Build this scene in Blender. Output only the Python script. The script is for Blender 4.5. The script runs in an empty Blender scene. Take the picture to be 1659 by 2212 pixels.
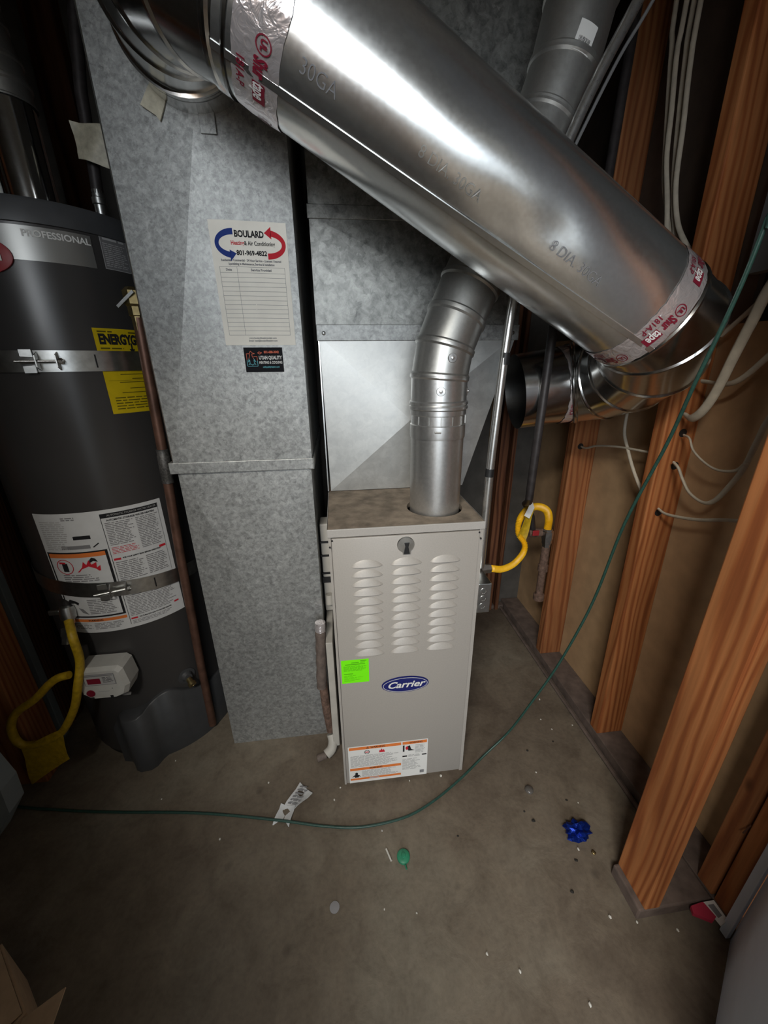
import bpy, bmesh, math, random
from mathutils import Vector, Matrix
random.seed(7)
S = bpy.context.scene
COL = S.collection
V = Vector
PI = math.pi

# ------------------------------------------------------------------ camera, world, lights, exposure
cam_d = bpy.data.cameras.new('camera'); cam = bpy.data.objects.new('camera', cam_d); COL.objects.link(cam)
cam_d.sensor_fit = 'HORIZONTAL'; cam_d.sensor_width = 36.0; cam_d.lens = 831.0 / 1659.0 * 36.0
cam_d.clip_start = 0.01
Rm = Matrix(((0.99288, 0.05187, -0.1072), (-0.11869, 0.35718, -0.92646), (-0.00977, 0.93259, 0.36079)))
cam.matrix_world = Matrix.Translation((0.0357, -0.8072, 1.196)) @ Rm.to_4x4()
S.camera = cam
S.view_settings.view_transform = 'Standard'; S.view_settings.look = 'None'
S.view_settings.gamma = 1.0; S.view_settings.use_curve_mapping = False
S.view_settings.exposure = 0.12
W = bpy.data.worlds.new('world'); S.world = W; W.use_nodes = True
W.node_tree.nodes['Background'].inputs[0].default_value = (0.80, 0.90, 1.0, 1)
W.node_tree.nodes['Background'].inputs[1].default_value = 2.2

def area(name, loc, target, sx, sy, power, color):
    d = bpy.data.lights.new(name, 'AREA'); d.shape = 'RECTANGLE'; d.size = sx; d.size_y = sy
    d.energy = power; d.color = color
    o = bpy.data.objects.new(name, d); COL.objects.link(o)
    o.location = loc
    o.rotation_euler = (V(target) - V(loc)).to_track_quat('-Z', 'Y').to_euler()
    return o
area('window_daylight', (-0.6, -3.05, 1.62), (0.25, 0.0, 0.9), 1.6, 1.0, 42, (0.93, 0.97, 1.0))
po = area('door_portal', (-0.6, -4.25, 1.05), (-0.6, 0.0, 1.05), 3.2, 2.1, 1, (1, 1, 1)); po.data.cycles.is_portal = True
area('ceiling_lamp_glow', (-0.52, -1.85, 2.25), (0.1, -0.9, 0), 0.6, 0.3, 38, (1.0, 0.95, 0.86))

# ------------------------------------------------------------------ materials
def nt(name):
    m = bpy.data.materials.new(name); m.use_nodes = True
    return m, m.node_tree, m.node_tree.nodes['Principled BSDF']
def setp(b, color=None, rough=None, metal=None, spec=None):
    if color is not None: b.inputs['Base Color'].default_value = (*color, 1)
    if rough is not None: b.inputs['Roughness'].default_value = rough
    if metal is not None: b.inputs['Metallic'].default_value = metal
    if spec is not None: b.inputs['Specular IOR Level'].default_value = spec
def ramp(t, stops):
    n = t.nodes.new('ShaderNodeValToRGB'); cr = n.color_ramp
    while len(cr.elements) < len(stops): cr.elements.new(0.5)
    for e, (p, c) in zip(cr.elements, stops): e.position = p; e.color = (*c, 1)
    return n
def coords(t, scale=(1, 1, 1), rot=(0, 0, 0), loc=(0, 0, 0), rnd=0.0):
    tc = t.nodes.new('ShaderNodeTexCoord'); mp = t.nodes.new('ShaderNodeMapping')
    mp.inputs['Scale'].default_value = scale; mp.inputs['Rotation'].default_value = rot; mp.inputs['Location'].default_value = loc
    if rnd:
        oi = t.nodes.new('ShaderNodeObjectInfo'); ml = t.nodes.new('ShaderNodeMath'); ml.operation = 'MULTIPLY'; ml.inputs[1].default_value = rnd
        t.links.new(oi.outputs['Random'], ml.inputs[0])
        ad = t.nodes.new('ShaderNodeVectorMath'); ad.operation = 'ADD'
        t.links.new(tc.outputs['Object'], ad.inputs[0]); t.links.new(ml.outputs[0], ad.inputs[1])
        t.links.new(ad.outputs[0], mp.inputs[0])
    else:
        t.links.new(tc.outputs['Object'], mp.inputs[0])
    return mp
def noise(t, vec, scale, detail=4, rough=0.55, dist=0.0):
    n = t.nodes.new('ShaderNodeTexNoise'); n.inputs['Scale'].default_value = scale
    n.inputs['Detail'].default_value = detail; n.inputs['Roughness'].default_value = rough; n.inputs['Distortion'].default_value = dist
    t.links.new(vec.outputs[0], n.inputs['Vector']); return n
def bump(t, b, src, strength, dist):
    n = t.nodes.new('ShaderNodeBump'); n.inputs['Strength'].default_value = strength; n.inputs['Distance'].default_value = dist
    t.links.new(src, n.inputs['Height']); t.links.new(n.outputs[0], b.inputs['Normal']); return n
def mixc(t, fac, a, bcol, blend='MIX'):
    n = t.nodes.new('ShaderNodeMix'); n.data_type = 'RGBA'; n.blend_type = blend
    if isinstance(fac, float): n.inputs[0].default_value = fac
    else: t.links.new(fac, n.inputs[0])
    for i, x in ((6, a), (7, bcol)):
        if isinstance(x, tuple): n.inputs[i].default_value = (*x, 1)
        else: t.links.new(x, n.inputs[i])
    return n
def plain(name, color, rough=0.5, metal=0.0, nscale=0, namt=0.15, bmp=0.0):
    m, t, b = nt(name); setp(b, color, rough, metal)
    if nscale:
        mp = coords(t); n = noise(t, mp, nscale, 5)
        lo = tuple(c * (1 - namt) for c in color); hi = tuple(min(1, c * (1 + namt)) for c in color)
        r = ramp(t, [(0.3, lo), (0.7, hi)]); t.links.new(n.outputs['Fac'], r.inputs[0]); t.links.new(r.outputs[0], b.inputs['Base Color'])
        if bmp: bump(t, b, n.outputs['Fac'], bmp, 0.002)
    return m
def galvanized(name, lo, hi, rough, metal, sc=70, bmp=0.05, stain=None):
    m, t, b = nt(name); setp(b, hi, rough, metal)
    mp = coords(t)
    n0 = noise(t, mp, sc * 1.1, 6, 0.72, 0.5)
    v = t.nodes.new('ShaderNodeTexVoronoi'); v.inputs['Scale'].default_value = sc * 1.7; v.inputs['Randomness'].default_value = 1
    n9 = noise(t, mp, sc * 2.0, 3, 0.6); ad = mixc(t, 0.018, mp.outputs[0], n9.outputs['Color'])
    t.links.new(ad.outputs[2], v.inputs['Vector'])
    sep = t.nodes.new('ShaderNodeSeparateColor'); t.links.new(v.outputs['Color'], sep.inputs[0])
    mx = t.nodes.new('ShaderNodeMath'); mx.operation = 'MULTIPLY_ADD'; mx.inputs[1].default_value = 0.15
    t.links.new(sep.outputs[0], mx.inputs[0]); 
    m2 = t.nodes.new('ShaderNodeMath'); m2.operation = 'MULTIPLY'; m2.inputs[1].default_value = 0.88
    t.links.new(n0.outputs['Fac'], m2.inputs[0]); t.links.new(m2.outputs[0], mx.inputs[2])
    r = ramp(t, [(0.30, lo), (0.72, hi)]); t.links.new(mx.outputs[0], r.inputs[0])
    big = noise(t, mp, 3.0, 3)
    rb = ramp(t, [(0.35, (0.82, 0.82, 0.82)), (0.7, (1, 1, 1))]); t.links.new(big.outputs['Fac'], rb.inputs[0])
    cm = mixc(t, 1.0, r.outputs[0], rb.outputs[0], 'MULTIPLY')
    out = cm.outputs[2]
    t.links.new(out, b.inputs['Base Color'])
    rr = t.nodes.new('ShaderNodeMapRange'); rr.inputs[3].default_value = rough * 0.85; rr.inputs[4].default_value = rough * 1.2
    t.links.new(mx.outputs[0], rr.inputs[0]); t.links.new(rr.outputs[0], b.inputs['Roughness'])
    bump(t, b, mx.outputs[0], bmp, 0.001)
    return m
def shiny(name, col=(0.72, 0.73, 0.73), rough=0.24, wav=0.2, wsc=5.0, pit=0.03, met=0.9):
    m, t, b = nt(name); setp(b, col, rough, met)
    mp = coords(t); n = noise(t, mp, wsc, 2, 0.4); f = noise(t, mp, 140, 4, 0.7)
    r = ramp(t, [(0.35, tuple(c * 0.90 for c in col)), (0.65, col)]); t.links.new(f.outputs['Fac'], r.inputs[0]); t.links.new(r.outputs[0], b.inputs['Base Color'])
    rr = t.nodes.new('ShaderNodeMapRange'); rr.inputs[3].default_value = rough * 0.85; rr.inputs[4].default_value = rough * 1.2
    t.links.new(f.outputs['Fac'], rr.inputs[0]); t.links.new(rr.outputs[0], b.inputs['Roughness'])
    b1 = t.nodes.new('ShaderNodeBump'); b1.inputs['Strength'].default_value = wav; b1.inputs['Distance'].default_value = 0.02
    t.links.new(n.outputs['Fac'], b1.inputs['Height'])
    b2 = t.nodes.new('ShaderNodeBump'); b2.inputs['Strength'].default_value = pit; b2.inputs['Distance'].default_value = 0.002
    t.links.new(f.outputs['Fac'], b2.inputs['Height']); t.links.new(b1.outputs[0], b2.inputs['Normal']); t.links.new(b2.outputs[0], b.inputs['Normal'])
    return m
def foil(name, col=(0.82, 0.76, 0.76), rough=0.24):
    m, t, b = nt(name); setp(b, col, rough, 0.7)
    mp = coords(t); n = noise(t, mp, 45, 3, 0.5, 1.5); v = t.nodes.new('ShaderNodeTexVoronoi'); v.feature = 'DISTANCE_TO_EDGE'; v.inputs['Scale'].default_value = 28
    t.links.new(mp.outputs[0], v.inputs['Vector'])
    b1 = bump(t, b, n.outputs['Fac'], 0.45, 0.006)
    b2 = t.nodes.new('ShaderNodeBump'); b2.inputs['Strength'].default_value = 0.5; b2.inputs['Distance'].default_value = 0.003
    t.links.new(v.outputs['Distance'], b2.inputs['Height']); t.links.new(b1.outputs[0], b2.inputs['Normal']); t.links.new(b2.outputs[0], b.inputs['Normal'])
    return m
def wood(name, dark, mid, light, rough=0.62, rings=26.0):
    m, t, b = nt(name); setp(b, mid, rough, 0, 0.3)
    mp = coords(t, (1, 1, 0.10), (0.10, 0.07, 0), (0.03, 0.02, 0), rnd=3.0)
    n = noise(t, mp, 7, 3, 0.5)
    mm = mixc(t, 0.09, mp.outputs[0], n.outputs['Color'])
    w = t.nodes.new('ShaderNodeTexWave'); w.wave_type = 'RINGS'; w.rings_direction = 'Z'
    w.inputs['Scale'].default_value = rings; w.inputs['Distortion'].default_value = 3.0; w.inputs['Detail'].default_value = 3.5; w.inputs['Detail Roughness'].default_value = 0.6
    w.inputs['Detail Scale'].default_value = 1.2
    t.links.new(mm.outputs[2], w.inputs['Vector'])
    r = ramp(t, [(0.0, dark), (0.35, mid), (0.8, light)]); t.links.new(w.outputs['Fac'], r.inputs[0])
    mp2 = coords(t, (1, 1, 0.03), rnd=5.0); n2 = noise(t, mp2, 120, 4, 0.6)
    r2 = ramp(t, [(0.3, (0.72, 0.72, 0.72)), (0.75, (1.06, 1.06, 1.06))]); t.links.new(n2.outputs['Fac'], r2.inputs[0])
    c1 = mixc(t, 1.0, r.outputs[0], r2.outputs[0], 'MULTIPLY')
    mp3 = coords(t, (1, 1, 0.25), rnd=9.0); n3 = noise(t, mp3, 4.5, 3, 0.6)
    r3 = ramp(t, [(0.32, (0.62, 0.60, 0.58)), (0.62, (1.05, 1.02, 1.0))]); t.links.new(n3.outputs['Fac'], r3.inputs[0])
    c2 = mixc(t, 0.8, c1.outputs[2], r3.outputs[0], 'MULTIPLY')
    # knots
    mp4 = coords(t, (1, 1, 0.42), rnd=7.0); v = t.nodes.new('ShaderNodeTexVoronoi'); v.inputs['Scale'].default_value = 6.5
    t.links.new(mp4.outputs[0], v.inputs['Vector'])
    rk = ramp(t, [(0.035, (1, 1, 1)), (0.075, (0, 0, 0))]); t.links.new(v.outputs['Distance'], rk.inputs[0])
    c3 = mixc(t, rk.outputs[0], c2.outputs[2], tuple(c * 0.35 for c in dark))
    t.links.new(c3.outputs[2], b.inputs['Base Color'])
    bump(t, b, w.outputs['Fac'], 0.12, 0.001)
    return m

M = {}
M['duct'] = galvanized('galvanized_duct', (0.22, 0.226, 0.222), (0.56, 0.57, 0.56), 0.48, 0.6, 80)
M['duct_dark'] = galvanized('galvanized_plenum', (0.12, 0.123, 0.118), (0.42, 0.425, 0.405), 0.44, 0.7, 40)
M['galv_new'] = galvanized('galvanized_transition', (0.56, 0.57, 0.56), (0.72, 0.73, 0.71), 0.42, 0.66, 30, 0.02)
M['flue'] = shiny('vent_pipe_metal', (0.66, 0.66, 0.65), 0.33, 0.05, 4, 0.03)
M['flue_dull'] = shiny('vent_elbow_metal', (0.52, 0.52, 0.50), 0.40, 0.05, 4, 0.03)
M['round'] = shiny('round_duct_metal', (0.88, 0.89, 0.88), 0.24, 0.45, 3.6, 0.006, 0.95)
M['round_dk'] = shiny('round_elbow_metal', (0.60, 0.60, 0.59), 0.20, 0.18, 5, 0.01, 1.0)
M['chrome'] = shiny('bright_vent_metal', (0.80, 0.80, 0.79), 0.13, 0.15, 4, 0.01, 1.0)
M['foil'] = foil('foil_tape')
M['steel'] = plain('zinc_steel', (0.55, 0.56, 0.55), 0.32, 1.0, 60, 0.15, 0.05)
M['conduit'] = shiny('conduit_metal', (0.66, 0.66, 0.64), 0.28, 0.03, 4, 0.03)
M['furn'] = plain('taupe_enamel', (0.40, 0.375, 0.345), 0.42, 0.1, 300, 0.05, 0.03)
M['furn_trim'] = plain('light_taupe_enamel', (0.44, 0.42, 0.395), 0.42, 0.1, 300, 0.04)
M['dust'] = plain('brown_dust', (0.235, 0.19, 0.145), 0.9, 0, 28, 0.38, 0.5)
M['heater'] = plain('charcoal_enamel', (0.050, 0.048, 0.048), 0.30, 0.1, 3, 0.10)
M['heater_dk'] = plain('charcoal_plastic', (0.052, 0.054, 0.058), 0.45, 0.0, 30, 0.1)
M['black'] = plain('black_rubber', (0.012, 0.012, 0.013), 0.5)
M['iron'] = plain('black_iron', (0.035, 0.03, 0.03), 0.5, 0.3, 60, 0.3)
M['rust'] = plain('rusty_iron', (0.16, 0.10, 0.075), 0.75, 0.3, 90, 0.45, 0.3)
M['copper'] = plain('dull_copper', (0.15, 0.078, 0.055), 0.48, 0.55, 25, 0.35)
M['solder'] = plain('solder_grey', (0.12, 0.115, 0.11), 0.5, 0.6, 200, 0.5, 0.3)
M['brass'] = plain('brass', (0.32, 0.25, 0.12), 0.35, 0.9, 50, 0.3)
M['yellow'] = plain('yellow_coating', (0.78, 0.43, 0.008), 0.42, 0.0, 60, 0.1)
M['yellow_tag'] = plain('yellow_tag', (0.42, 0.275, 0.010), 0.5, 0, 80, 0.25, 0.2)
M['red'] = plain('red_paint', (0.30, 0.02, 0.025), 0.45)
M['white'] = plain('white_print_stock', (0.74, 0.74, 0.72), 0.5)
M['paper'] = plain('cream_paper', (0.88, 0.845, 0.76), 0.7, 0, 25, 0.04)
M['label'] = plain('heater_label_stock', (0.62, 0.63, 0.64), 0.38, 0, 30, 0.05)
M['valve_white'] = plain('offwhite_plastic', (0.50, 0.50, 0.48), 0.45, 0, 30, 0.06)
M['silver'] = plain('silver_nameplate', (0.30, 0.30, 0.29), 0.35, 0.7)
M['navy'] = plain('navy_print', (0.018, 0.022, 0.14), 0.4)
M['blue'] = plain('blue_print', (0.02, 0.045, 0.22), 0.4)
M['redink'] = plain('red_print', (0.55, 0.025, 0.04), 0.4)
M['maroon'] = plain('maroon_print', (0.20, 0.012, 0.03), 0.4)
M['orange'] = plain('orange_print', (0.72, 0.20, 0.05), 0.45)
M['ink'] = plain('black_ink', (0.02, 0.02, 0.022), 0.5)
M['grey_ink'] = plain('grey_ink', (0.22, 0.22, 0.23), 0.6)
M['mid_ink'] = plain('light_grey_ink', (0.42, 0.42, 0.42), 0.6)
M['coral'] = plain('coral_print', (0.62, 0.16, 0.10), 0.5)
M['teal'] = plain('teal_print', (0.16, 0.48, 0.55), 0.5)
M['card'] = plain('black_card', (0.008, 0.008, 0.011), 0.35)
M['lime'] = plain('lime_sticker', (0.20, 0.95, 0.01), 0.55)
M['lime_ink'] = plain('lime_ink', (0.10, 0.50, 0.01), 0.6)
M['gold'] = plain('energy_yellow', (0.62, 0.46, 0.01), 0.5, 0, 40, 0.06)
M['gold_ink'] = plain('energy_ink', (0.10, 0.085, 0.01), 0.6)
M['romex'] = plain('cream_cable_sheath', (0.50, 0.44, 0.35), 0.55, 0, 40, 0.15)
M['cord'] = plain('green_cord', (0.022, 0.066, 0.052), 0.4, 0, 200, 0.25)
M['greencap'] = plain('green_plastic', (0.03, 0.24, 0.13), 0.5, 0, 60, 0.2)
M['cable_grey'] = plain('grey_cable', (0.20, 0.20, 0.20), 0.5)
M['drywall'] = plain('daylit_blue_grey_paint', (0.68, 0.77, 0.92), 0.55, 0, 12, 0.05, 0.05)  # wall paint lightened and blued in place of missing side daylight
M['drywall_dk'] = plain('grey_paint', (0.22, 0.25, 0.27), 0.6, 0, 12, 0.06)
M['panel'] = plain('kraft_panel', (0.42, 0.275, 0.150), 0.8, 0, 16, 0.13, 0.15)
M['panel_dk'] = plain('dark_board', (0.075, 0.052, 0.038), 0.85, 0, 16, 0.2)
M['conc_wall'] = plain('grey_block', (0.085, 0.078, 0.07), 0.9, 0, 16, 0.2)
M['plate'] = plain('dusty_plate', (0.125, 0.092, 0.078), 0.85, 0, 30, 0.3, 0.3)
M['wood'] = wood('orange_fir', (0.34, 0.105, 0.034), (0.46, 0.160, 0.052), (0.54, 0.215, 0.078), 0.62, 24)
M['wood2'] = wood('brown_fir', (0.28, 0.095, 0.036), (0.36, 0.135, 0.050), (0.42, 0.175, 0.07), 0.62, 24)
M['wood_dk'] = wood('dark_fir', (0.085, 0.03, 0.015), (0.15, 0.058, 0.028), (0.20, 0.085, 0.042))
M['cardboard'] = plain('cardboard', (0.40, 0.27, 0.17), 0.85, 0, 50, 0.1)
M['foam'] = plain('dark_insulation', (0.13, 0.10, 0.085), 0.7, 0, 60, 0.3, 0.3)
M['offwhite'] = plain('offwhite_panel', (0.42, 0.40, 0.36), 0.6, 0, 30, 0.08)
M['bluefoil'] = foil('blue_foil', (0.008, 0.035, 0.30), 0.28)
M['bluebag'] = plain('navy_bag', (0.015, 0.02, 0.05), 0.6, 0, 20, 0.4, 0.3)
M['crumb'] = plain('plaster_white', (0.62, 0.60, 0.55), 0.8)
M['crumb_dk'] = plain('dark_grit', (0.02, 0.018, 0.015), 0.8)
M['cloth'] = plain('wrapped_cloth', (0.42, 0.39, 0.30), 0.5, 0, 60, 0.25, 0.4)
M['garage'] = plain('garage_paint', (0.42, 0.40, 0.36), 0.8, 0, 3, 0.1)
M['ceil'] = plain('ceiling_paint', (0.50, 0.47, 0.40), 0.8, 0, 3, 0.1)
M['drive'] = plain('pale_concrete', (0.46, 0.45, 0.43), 0.85, 0, 3, 0.08)
M['redw'] = plain('red_wrapper', (0.45, 0.03, 0.07), 0.5)

for k_ in ('white', 'paper', 'label', 'navy', 'blue', 'redink', 'orange', 'ink', 'grey_ink', 'mid_ink', 'coral', 'teal', 'card', 'lime', 'lime_ink', 'gold', 'gold_ink'):
    b_ = M[k_].node_tree.nodes['Principled BSDF']; b_.inputs['Specular IOR Level'].default_value = 0.12; b_.inputs['Roughness'].default_value = 0.65
# concrete floor
m, t, b = nt('stained_concrete'); setp(b, (0.12, 0.1, 0.085), 0.72, 0, 0.35)
mp = coords(t); n1 = noise(t, mp, 1.6, 6, 0.6, 0.4); n2 = noise(t, mp, 14, 6, 0.65, 0.6); n3 = noise(t, mp, 90, 4, 0.6)
r1 = ramp(t, [(0.3, (0.10, 0.074, 0.056)), (0.5, (0.175, 0.142, 0.108)), (0.72, (0.235, 0.208, 0.165))]); t.links.new(n1.outputs['Fac'], r1.inputs[0])
r2 = ramp(t, [(0.3, (0.74, 0.72, 0.70)), (0.5, (0.95, 0.95, 0.94)), (0.72, (1.12, 1.12, 1.1))]); t.links.new(n2.outputs['Fac'], r2.inputs[0])
c1 = mixc(t, 1.0, r1.outputs[0], r2.outputs[0], 'MULTIPLY')
r3 = ramp(t, [(0.3, (0.86, 0.86, 0.86)), (0.6, (1.03, 1.03, 1.03))]); t.links.new(n3.outputs['Fac'], r3.inputs[0])
c2 = mixc(t, 1.0, c1.outputs[2], r3.outputs[0], 'MULTIPLY')
v = t.nodes.new('ShaderNodeTexVoronoi'); v.inputs['Scale'].default_value = 7; t.links.new(mp.outputs[0], v.inputs['Vector'])
rv = ramp(t, [(0.02, (1, 1, 1)), (0.10, (0, 0, 0))]); t.links.new(v.outputs['Distance'], rv.inputs[0])
ms = t.nodes.new('ShaderNodeMath'); ms.operation = 'MULTIPLY'; ms.inputs[1].default_value = 0.5; t.links.new(rv.outputs[0], ms.inputs[0])
c3 = mixc(t, ms.outputs[0], c2.outputs[2], (0.04, 0.032, 0.026))
t.links.new(c3.outputs[2], b.inputs['Base Color'])
bump(t, b, n2.outputs['Fac'], 0.35, 0.006)
M['floor'] = m

# ------------------------------------------------------------------ mesh helpers
def link_mesh(name, verts, faces, mat, parent=None, smooth=None):
    me = bpy.data.meshes.new(name); me.from_pydata([tuple(v) for v in verts], [], faces); me.update()
    bm = bmesh.new(); bm.from_mesh(me); bmesh.ops.recalc_face_normals(bm, faces=bm.faces); bm.to_mesh(me); bm.free()
    if smooth is not None:
        for p in me.polygons: p.use_smooth = True
        me.set_sharp_from_angle(angle=math.radians(smooth))
    me.materials.append(M[mat] if isinstance(mat, str) else mat)
    o = bpy.data.objects.new(name, me); COL.objects.link(o)
    if parent is not None:
        o.parent = parent
        o.matrix_parent_inverse = Matrix.Translation(-parent.location) if parent.type == 'EMPTY' else Matrix.Identity(4)
    return o
class MB:
    """collects shapes, builds ONE mesh object"""
    def __init__(s): s.v = []; s.f = []
    def add(s, verts, faces):
        k = len(s.v); s.v += [V(p) for p in verts]; s.f += [tuple(i + k for i in f) for f in faces]; return s
    def box(s, x0, x1, y0, y1, z0, z1, bev=0.0):
        if bev:
            bm = bmesh.new(); bmesh.ops.create_cube(bm, size=1)
            for p in bm.verts: p.co = V(((x0 + x1) / 2 + p.co.x * (x1 - x0), (y0 + y1) / 2 + p.co.y * (y1 - y0), (z0 + z1) / 2 + p.co.z * (z1 - z0)))
            bmesh.ops.bevel(bm, geom=bm.edges[:], offset=bev, segments=2, affect='EDGES', profile=0.5)
            bm.verts.index_update(); s.add([p.co.copy() for p in bm.verts], [tuple(q.index for q in f.verts) for f in bm.faces]); bm.free(); return s
        p = [(x, y, z) for z in (z0, z1) for y in (y0, y1) for x in (x0, x1)]
        return s.add(p, [(0, 1, 3, 2), (4, 6, 7, 5), (0, 4, 5, 1), (2, 3, 7, 6), (0, 2, 6, 4), (1, 5, 7, 3)])
    def prism(s, poly, fn):
        """poly 2D list, fn(u,v,side) -> 3D, closed both sides"""
        n = len(poly); vs = [fn(u, v, 0) for u, v in poly] + [fn(u, v, 1) for u, v in poly]
        return s.add(vs, [tuple(range(n)), tuple(range(2 * n - 1, n - 1, -1))] + [(i, (i + 1) % n, n + (i + 1) % n, n + i) for i in range(n)])
    def lathe(s, c, axis, prof, seg=32, caps=True):
        """prof list of (dist along axis, radius)"""
        ax = V(axis).normalized(); u = ax.orthogonal().normalized(); w = ax.cross(u); c = V(c); vs = []; fs = []
        for d, r in prof:
            for k in range(seg):
                a = 2 * PI * k / seg; vs.append(c + ax * d + (u * math.cos(a) + w * math.sin(a)) * r)
        for i in range(len(prof) - 1):
            for k in range(seg): fs.append((i * seg + k, i * seg + (k + 1) % seg, (i + 1) * seg + (k + 1) % seg, (i + 1) * seg + k))
        if caps: fs.append(tuple(range(seg))[::-1]); fs.append(tuple(range((len(prof) - 1) * seg, len(prof) * seg)))
        return s.add(vs, fs)
    def tube(s, pts, rad, seg=12, caps=True, flat=1.0):
        pts = [V(p) for p in pts]; n = len(pts)
        rads = rad if isinstance(rad, list) else [rad] * n
        tg = []
        for i in range(n):
            a = pts[max(0, i - 1)]; b_ = pts[min(n - 1, i + 1)]; tg.append((b_ - a).normalized())
        u = tg[0].orthogonal().normalized(); vs = []; fs = []
        for i in range(n):
            if i: u = (u - tg[i] * u.dot(tg[i])).normalized()
            w = tg[i].cross(u)
            for k in range(seg):
                a = 2 * PI * k / seg; vs.append(pts[i] + (u * math.cos(a) * flat + w * math.sin(a)) * rads[i])
        for i in range(n - 1):
            for k in range(seg): fs.append((i * seg + k, i * seg + (k + 1) % seg, (i + 1) * seg + (k + 1) % seg, (i + 1) * seg + k))
        if caps: fs.append(tuple(range(seg))[::-1]); fs.append(tuple(range((n - 1) * seg, n * seg)))
        return s.add(vs, fs)
    def build(s, name, mat, parent=None, smooth=None): return link_mesh(name, s.v, s.f, mat, parent, smooth)
def spline(pts, n=8):
    pts = [V(p) for p in pts]; out = []
    P = [pts[0] * 2 - pts[1]] + pts + [pts[-1] * 2 - pts[-2]]
    for i in range(1, len(P) - 2):
        for k in range(n):
            t_ = k / n; a, b_, c, d = P[i - 1], P[i], P[i + 1], P[i + 2]
            out.append(0.5 * ((2 * b_) + (c - a) * t_ + (2 * a - 5 * b_ + 4 * c - d) * t_ ** 2 + (3 * b_ - a - 3 * c + d) * t_ ** 3))
    out.append(pts[-1]); return out
def thing(name, label, cat, loc=(0, 0, 0), group=None):
    o = bpy.data.objects.new(name, None); COL.objects.link(o); o.location = loc; o.empty_display_size = 0.05
    return tag(o, label, cat, group)
def tag(o, label=None, cat=None, group=None, kind=None):
    if label: o['label'] = label
    if cat: o['category'] = cat
    if group: o['group'] = group
    if kind: o['kind'] = kind
    return o

# gore pipes: poly path with mitred joints and raised beads
def gore_pipe(pts, r, seg=40, bead_w=0.006, bead_h=0.003, ends=(False, False)):
    """returns list of (verts, faces), one per segment"""
    pts = [V(p) for p in pts]; n = len(pts); dirs = [(pts[i + 1] - pts[i]).normalized() for i in range(n - 1)]
    u = dirs[0].orthogonal().normalized(); res = []
    for i in range(n - 1):
        d = dirs[i]
        if i:
            q = dirs[i - 1].rotation_difference(d); u = (q @ u).normalized()
        w = d.cross(u)
        n0 = (dirs[i - 1] + d).normalized() if i else d
        n1 = (d + dirs[i + 1]).normalized() if i < n - 2 else d
        L = []
        a_b = i > 0 or ends[0]; b_b = i < n - 2 or ends[1]
        if a_b: L += [(pts[i], n0, 0.0, r + bead_h), (pts[i], n0, bead_w * 0.5, r + bead_h), (pts[i], n0, bead_w, r)]
        else: L += [(pts[i], n0, 0.0, r)]
        if b_b: L += [(pts[i + 1], n1, -bead_w, r), (pts[i + 1], n1, -bead_w * 0.5, r + bead_h), (pts[i + 1], n1, 0.0, r + bead_h)]
        else: L += [(pts[i + 1], n1, 0.0, r)]
        vs = []; fs = []
        for P0, nn, off, rr in L:
            for k in range(seg):
                a = 2 * PI * k / seg; p = P0 + (u * math.cos(a) + w * math.sin(a)) * rr
                tt = (P0 - p).dot(nn) / d.dot(nn)
                vs.append(p + d * (tt + off))
        for j in range(len(L) - 1):
            for k in range(seg): fs.append((j * seg + k, j * seg + (k + 1) % seg, (j + 1) * seg + (k + 1) % seg, (j + 1) * seg + k))
        res.append((vs, fs))
    return res

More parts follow.
